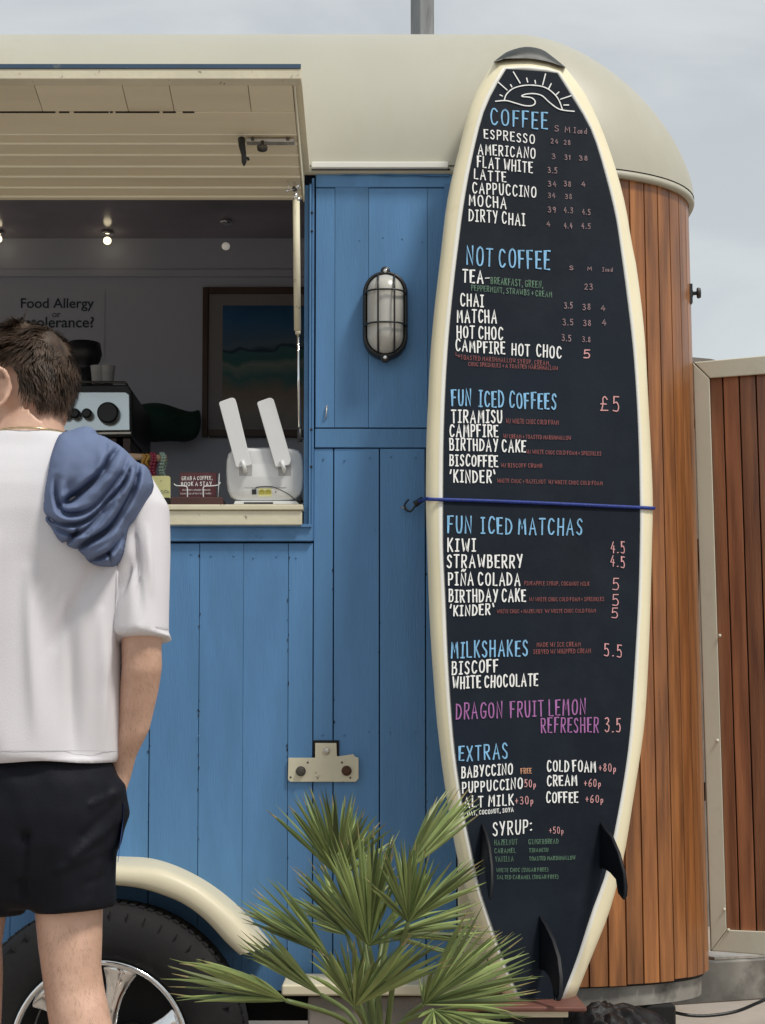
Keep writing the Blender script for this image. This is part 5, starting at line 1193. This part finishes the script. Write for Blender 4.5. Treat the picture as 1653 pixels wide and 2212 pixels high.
# shorts
so2 = MB()
so2.loft([oval(P_(60,y).x, YPN, Zp(y), a_, b_, 36, .85) for y, a_, b_ in ((1625,.135,.095),(1652,.155,.112),(1690,.166,.121),(1750,.168,.124),(1820,.160,.120),(1880,.150,.105),(1940,.142,.085),(1958,.13,.07))])
so2.tube([P_(128,1740), P_(148,1840), P_(156,1900,-.002), P_(160,1966,-.003)], [(.090,.11),(.086,.108),(.078,.100),(.072,.094)], 24, up=(0,1,0))
so2.tube([P_(-18,1740), P_(-30,1840), P_(-38,1900), P_(-45,1970)], [(.090,.11),(.090,.108),(.086,.100),(.080,.094)], 24, up=(0,1,0))
so2.tube([P_(222,1690,-.01), P_(248,1712,-.005), P_(256,1760,.0), P_(246,1830,.0)], [(.028,.05),(.024,.052),(.018,.05),(.01,.04)], 16, up=(0,1,0))
shorts = so2.build('shorts', shortsm, per, smooth=True); remesh(shorts, .006, 6)
def shfold(v, n):
    f = .0035*noise.noise(Vector((v.x*18+v.z*9, v.y*8, v.z*14)))+.002*noise.noise(Vector((v.x*40, v.y*20, v.z*26)))
    for (x0_, y0_, x1_, y1_, A_, w2) in ((215,1735,268,1705,.006,6),(180,1845,262,1770,.007,8),(200,1800,268,1730,-.006,8),(150,1870,240,1830,.004,8),(70,1900,82,1975,-.012,9),(85,1800,72,1960,-.012,8),(225,1860,215,1940,.005,8),(205,1900,235,1890,-.004,5)):
        a = P_(x0_, y0_); b = P_(x1_, y1_); ab = Vector((b.x-a.x, b.z-a.z)); ap = Vector((v.x-a.x, v.z-a.z)); t = max(0, min(1, ap.dot(ab)/ab.length_squared)); d_ = (ap-ab*t).length/(w2*SC)
        if d_ < 3: f += A_*math.exp(-d_*d_)*max(0, -n.y)
    return f*max(0, 1-abs(n.z)*1.3)
displace(shorts, shfold)
ps = MB(); q_ = catmull([(268,1735),(266,1770),(262,1800),(258,1830),(254,1862)],3)
ps.loft([[P_(x, y, -.035) for x, y in q_], [P_(x+1.5, y, -.01) for x, y in q_]], cap=False, closed=False); ps.build('side_stripe', stripeb, per, smooth=True)
tt = MB(); tp_ = Plane((0, YPN-.068, 0), (0,-1,0))
for P in ([(146,2212),(143,2200),(141,2187)], [(141,2212),(143,2200)], [(139,2214),(148,2212)]): pass
# ---- hoodie
HXf = lambda x: x*.2733; HYf = lambda y: 657.6+y*.2733
HO = [(500,1000),(560,985),(620,965),(680,955),(740,975),(760,1015),(820,1035),(900,1080),(950,1112),(1010,1165),(1080,1235),(1150,1270),(1185,1340),(1197,1440),(1130,1570),(1060,1680),(1005,1745),(982,1850),(960,1960),(910,2045),(840,2064),(760,2060),(690,2032),(665,1995),(590,1945),(470,1890),(400,1790),(345,1710),(332,1620),(338,1500),(368,1350),(395,1200),(430,1090),(460,1030)]
creases = [ # polyline, depth, width, ridge
 ([(945,1125),(880,1220),(820,1320),(710,1430),(600,1520),(490,1590)], .020, 26, .008),
 ([(455,1380),(448,1500),(478,1610),(530,1652),(640,1650),(740,1600),(850,1480),(960,1340),(1010,1200)], .012, 22, .006),
 ([(350,1650),(430,1712),(540,1740),(650,1722),(760,1650),(860,1540),(960,1440),(1035,1290)], .018, 20, .007),
 ([(380,1730),(560,1812),(660,1785),(760,1700),(860,1590)], .014, 20, .005),
 ([(500,1890),(570,1845),(620,1770)], .014, 20, .004),
 ([(600,1938),(700,1868),(820,1800),(900,1720),(1000,1560),(1070,1400),(1092,1240)], .022, 24, .008),
 ([(690,2030),(760,2008),(860,1960),(930,1880),(985,1790)], .018, 20, .006),
 ([(640,1840),(740,1780),(850,1640),(900,1540)], .010, 18, .004),
 ([(820,1330),(838,1200),(830,1060)], .008, 20, .003),
 ([(860,1960),(885,2050)], .012, 14, .002), ([(760,1015),(800,1100),(810,1200)], .003, 26, .0),
 ([(1030,1290),(1000,1400),(940,1500)], .010, 18, .004)]
def inpoly(x, y, P):
    c_ = False; j = len(P)-1
    for i in range(len(P)):
        if (P[i][1] > y) != (P[j][1] > y) and x < (P[j][0]-P[i][0])*(y-P[i][1])/(P[j][1]-P[i][1])+P[i][0]: c_ = not c_
        j = i
    return c_
def pdist(x, y, P):
    best = 1e9; sg = 1; tt_ = 0; n_ = len(P)-1
    for i in range(n_):
        ax_, ay_ = P[i]; bx_, by_ = P[i+1]; dx, dy = bx_-ax_, by_-ay_; l2 = dx*dx+dy*dy or 1; t = max(0, min(1, ((x-ax_)*dx+(y-ay_)*dy)/l2))
        d_ = math.hypot(x-ax_-dx*t, y-ay_-dy*t)
        if d_ < best: best = d_; sg = 1 if dx*(y-ay_)-dy*(x-ax_) > 0 else -1; tt_ = (i+t)/n_
    return best, sg, tt_
HOs = catmull(HO+[HO[0]], 4)[:-1]; creases = [(catmull(P, 3), a*(1.7 if a > .0115 else .9), b*.85, c*1.1) for P, a, b, c in creases]
hood = MB(); step = 9; gx = range(320, 1215, step); gy = range(945, 2080, step); idx = {}
def hheight(x, y):
    d_, _, _ = pdist(x, y, HOs+[HOs[0]]); e = min(1, d_/150.); h = .052*math.sqrt(max(0, 1-(1-e)**2))+.012
    for P, dep, wd, rdg in creases:
        dd_, sg, t = pdist(x, y, P); fade = min(1, 6*t+.25, 6*(1-t)+.25)
        k_ = wd*1.35 if sg > 0 else wd*.7
        h -= dep*math.exp(-(dd_/k_)**2)*fade
        h += rdg*math.exp(-((dd_-wd*2.6)/(wd*1.5))**2)*fade
    hx_ = math.exp(-(((x-560)/75)**2+((y-1500)/85)**2)); h -= .020*hx_
    h = max(h, .008+.004*e)+.003*noise.noise(Vector((x*.010, y*.010, 0)))
    return h
def hbase(x, y):   # depth of the man's back under the cloth
    px_, py_ = HXf(x), HYf(y); top = max(0, (1030-py_)/105.)**2; side_ = max(0, (px_-230)/120.)
    return YPN-.108+.06*top+.05*side_**2
def hpt(x, y, edge=False):
    Yb = hbase(x, y)+.012
    if edge: return at(HXf(x), HYf(y), Yb)
    return at(HXf(x), HYf(y), Yb-hheight(x, y))
vsH = []; fsH = []
for yy in gy:
    for xx in gx:
        if inpoly(xx, yy, HOs) and pdist(xx, yy, HOs+[HOs[0]])[0] > step*.55: idx[(xx,yy)] = len(vsH); vsH.append(hpt(xx, yy))
for yy in gy:
    for xx in gx:
        q4_ = [(xx,yy),(xx+step,yy),(xx+step,yy+step),(xx,yy+step)]
        if all(k in idx for k in q4_): fsH.append([idx[k] for k in q4_])
hood.add(vsH, fsH)
hmesh = hood.mesh('hoodie', hoodm, True)
bm = bmesh.new(); bm.from_mesh(hmesh)
loose = [v for v in bm.verts if not v.link_faces]; bmesh.ops.delete(bm, geom=loose, context='VERTS')
# pull border verts to the outline, then skirt to the back
def toout(co):
    d_ = co-CAM; k_ = d_.dot(CF); return (d_.dot(CR)/k_*F+CX)/.2733, ((CY-d_.dot(CU)/k_*F)-657.6)/.2733
bverts = [v for v in bm.verts if v.is_boundary]
def nearest(x, y):
    best = None; bd_ = 1e9
    P = HOs+[HOs[0]]
    for i in range(len(P)-1):
        ax_, ay_ = P[i]; bx_, by_ = P[i+1]; dx, dy = bx_-ax_, by_-ay_; t = max(0, min(1, ((x-ax_)*dx+(y-ay_)*dy)/(dx*dx+dy*dy)))
        qx, qy = ax_+dx*t, ay_+dy*t; d_ = math.hypot(x-qx, y-qy)
        if d_ < bd_: bd_ = d_; best = (qx, qy)
    return best
for v in bverts:
    x, y = toout(v.co); nx_, ny_ = nearest(x, y); v.co = at(HXf(lerp(x,nx_,.8)), HYf(lerp(y,ny_,.8)), hbase(nx_, ny_)-.004)
be = [e for e in bm.edges if e.is_boundary]
r_ = bmesh.ops.extrude_edge_only(bm, edges=be); nv = [g for g in r_['geom'] if isinstance(g, bmesh.types.BMVert)]
for v in nv: v.co.y += .035
be2 = [e for e in bm.edges if e.is_boundary]; bmesh.ops.contextual_create(bm, geom=be2)
bmesh.ops.recalc_face_normals(bm, faces=bm.faces)
for f in bm.faces: f.smooth = True
bm.to_mesh(hmesh); bm.free()
ho_ = place('hoodie', hmesh, None); tag(ho_, 'slate blue hoodie slung over the man\'s right shoulder', 'hoodie')
mds = ho_.modifiers.new('sm', 'SMOOTH'); mds.iterations = 2; mds.factor = .5
print('objects', len(bpy.data.objects))
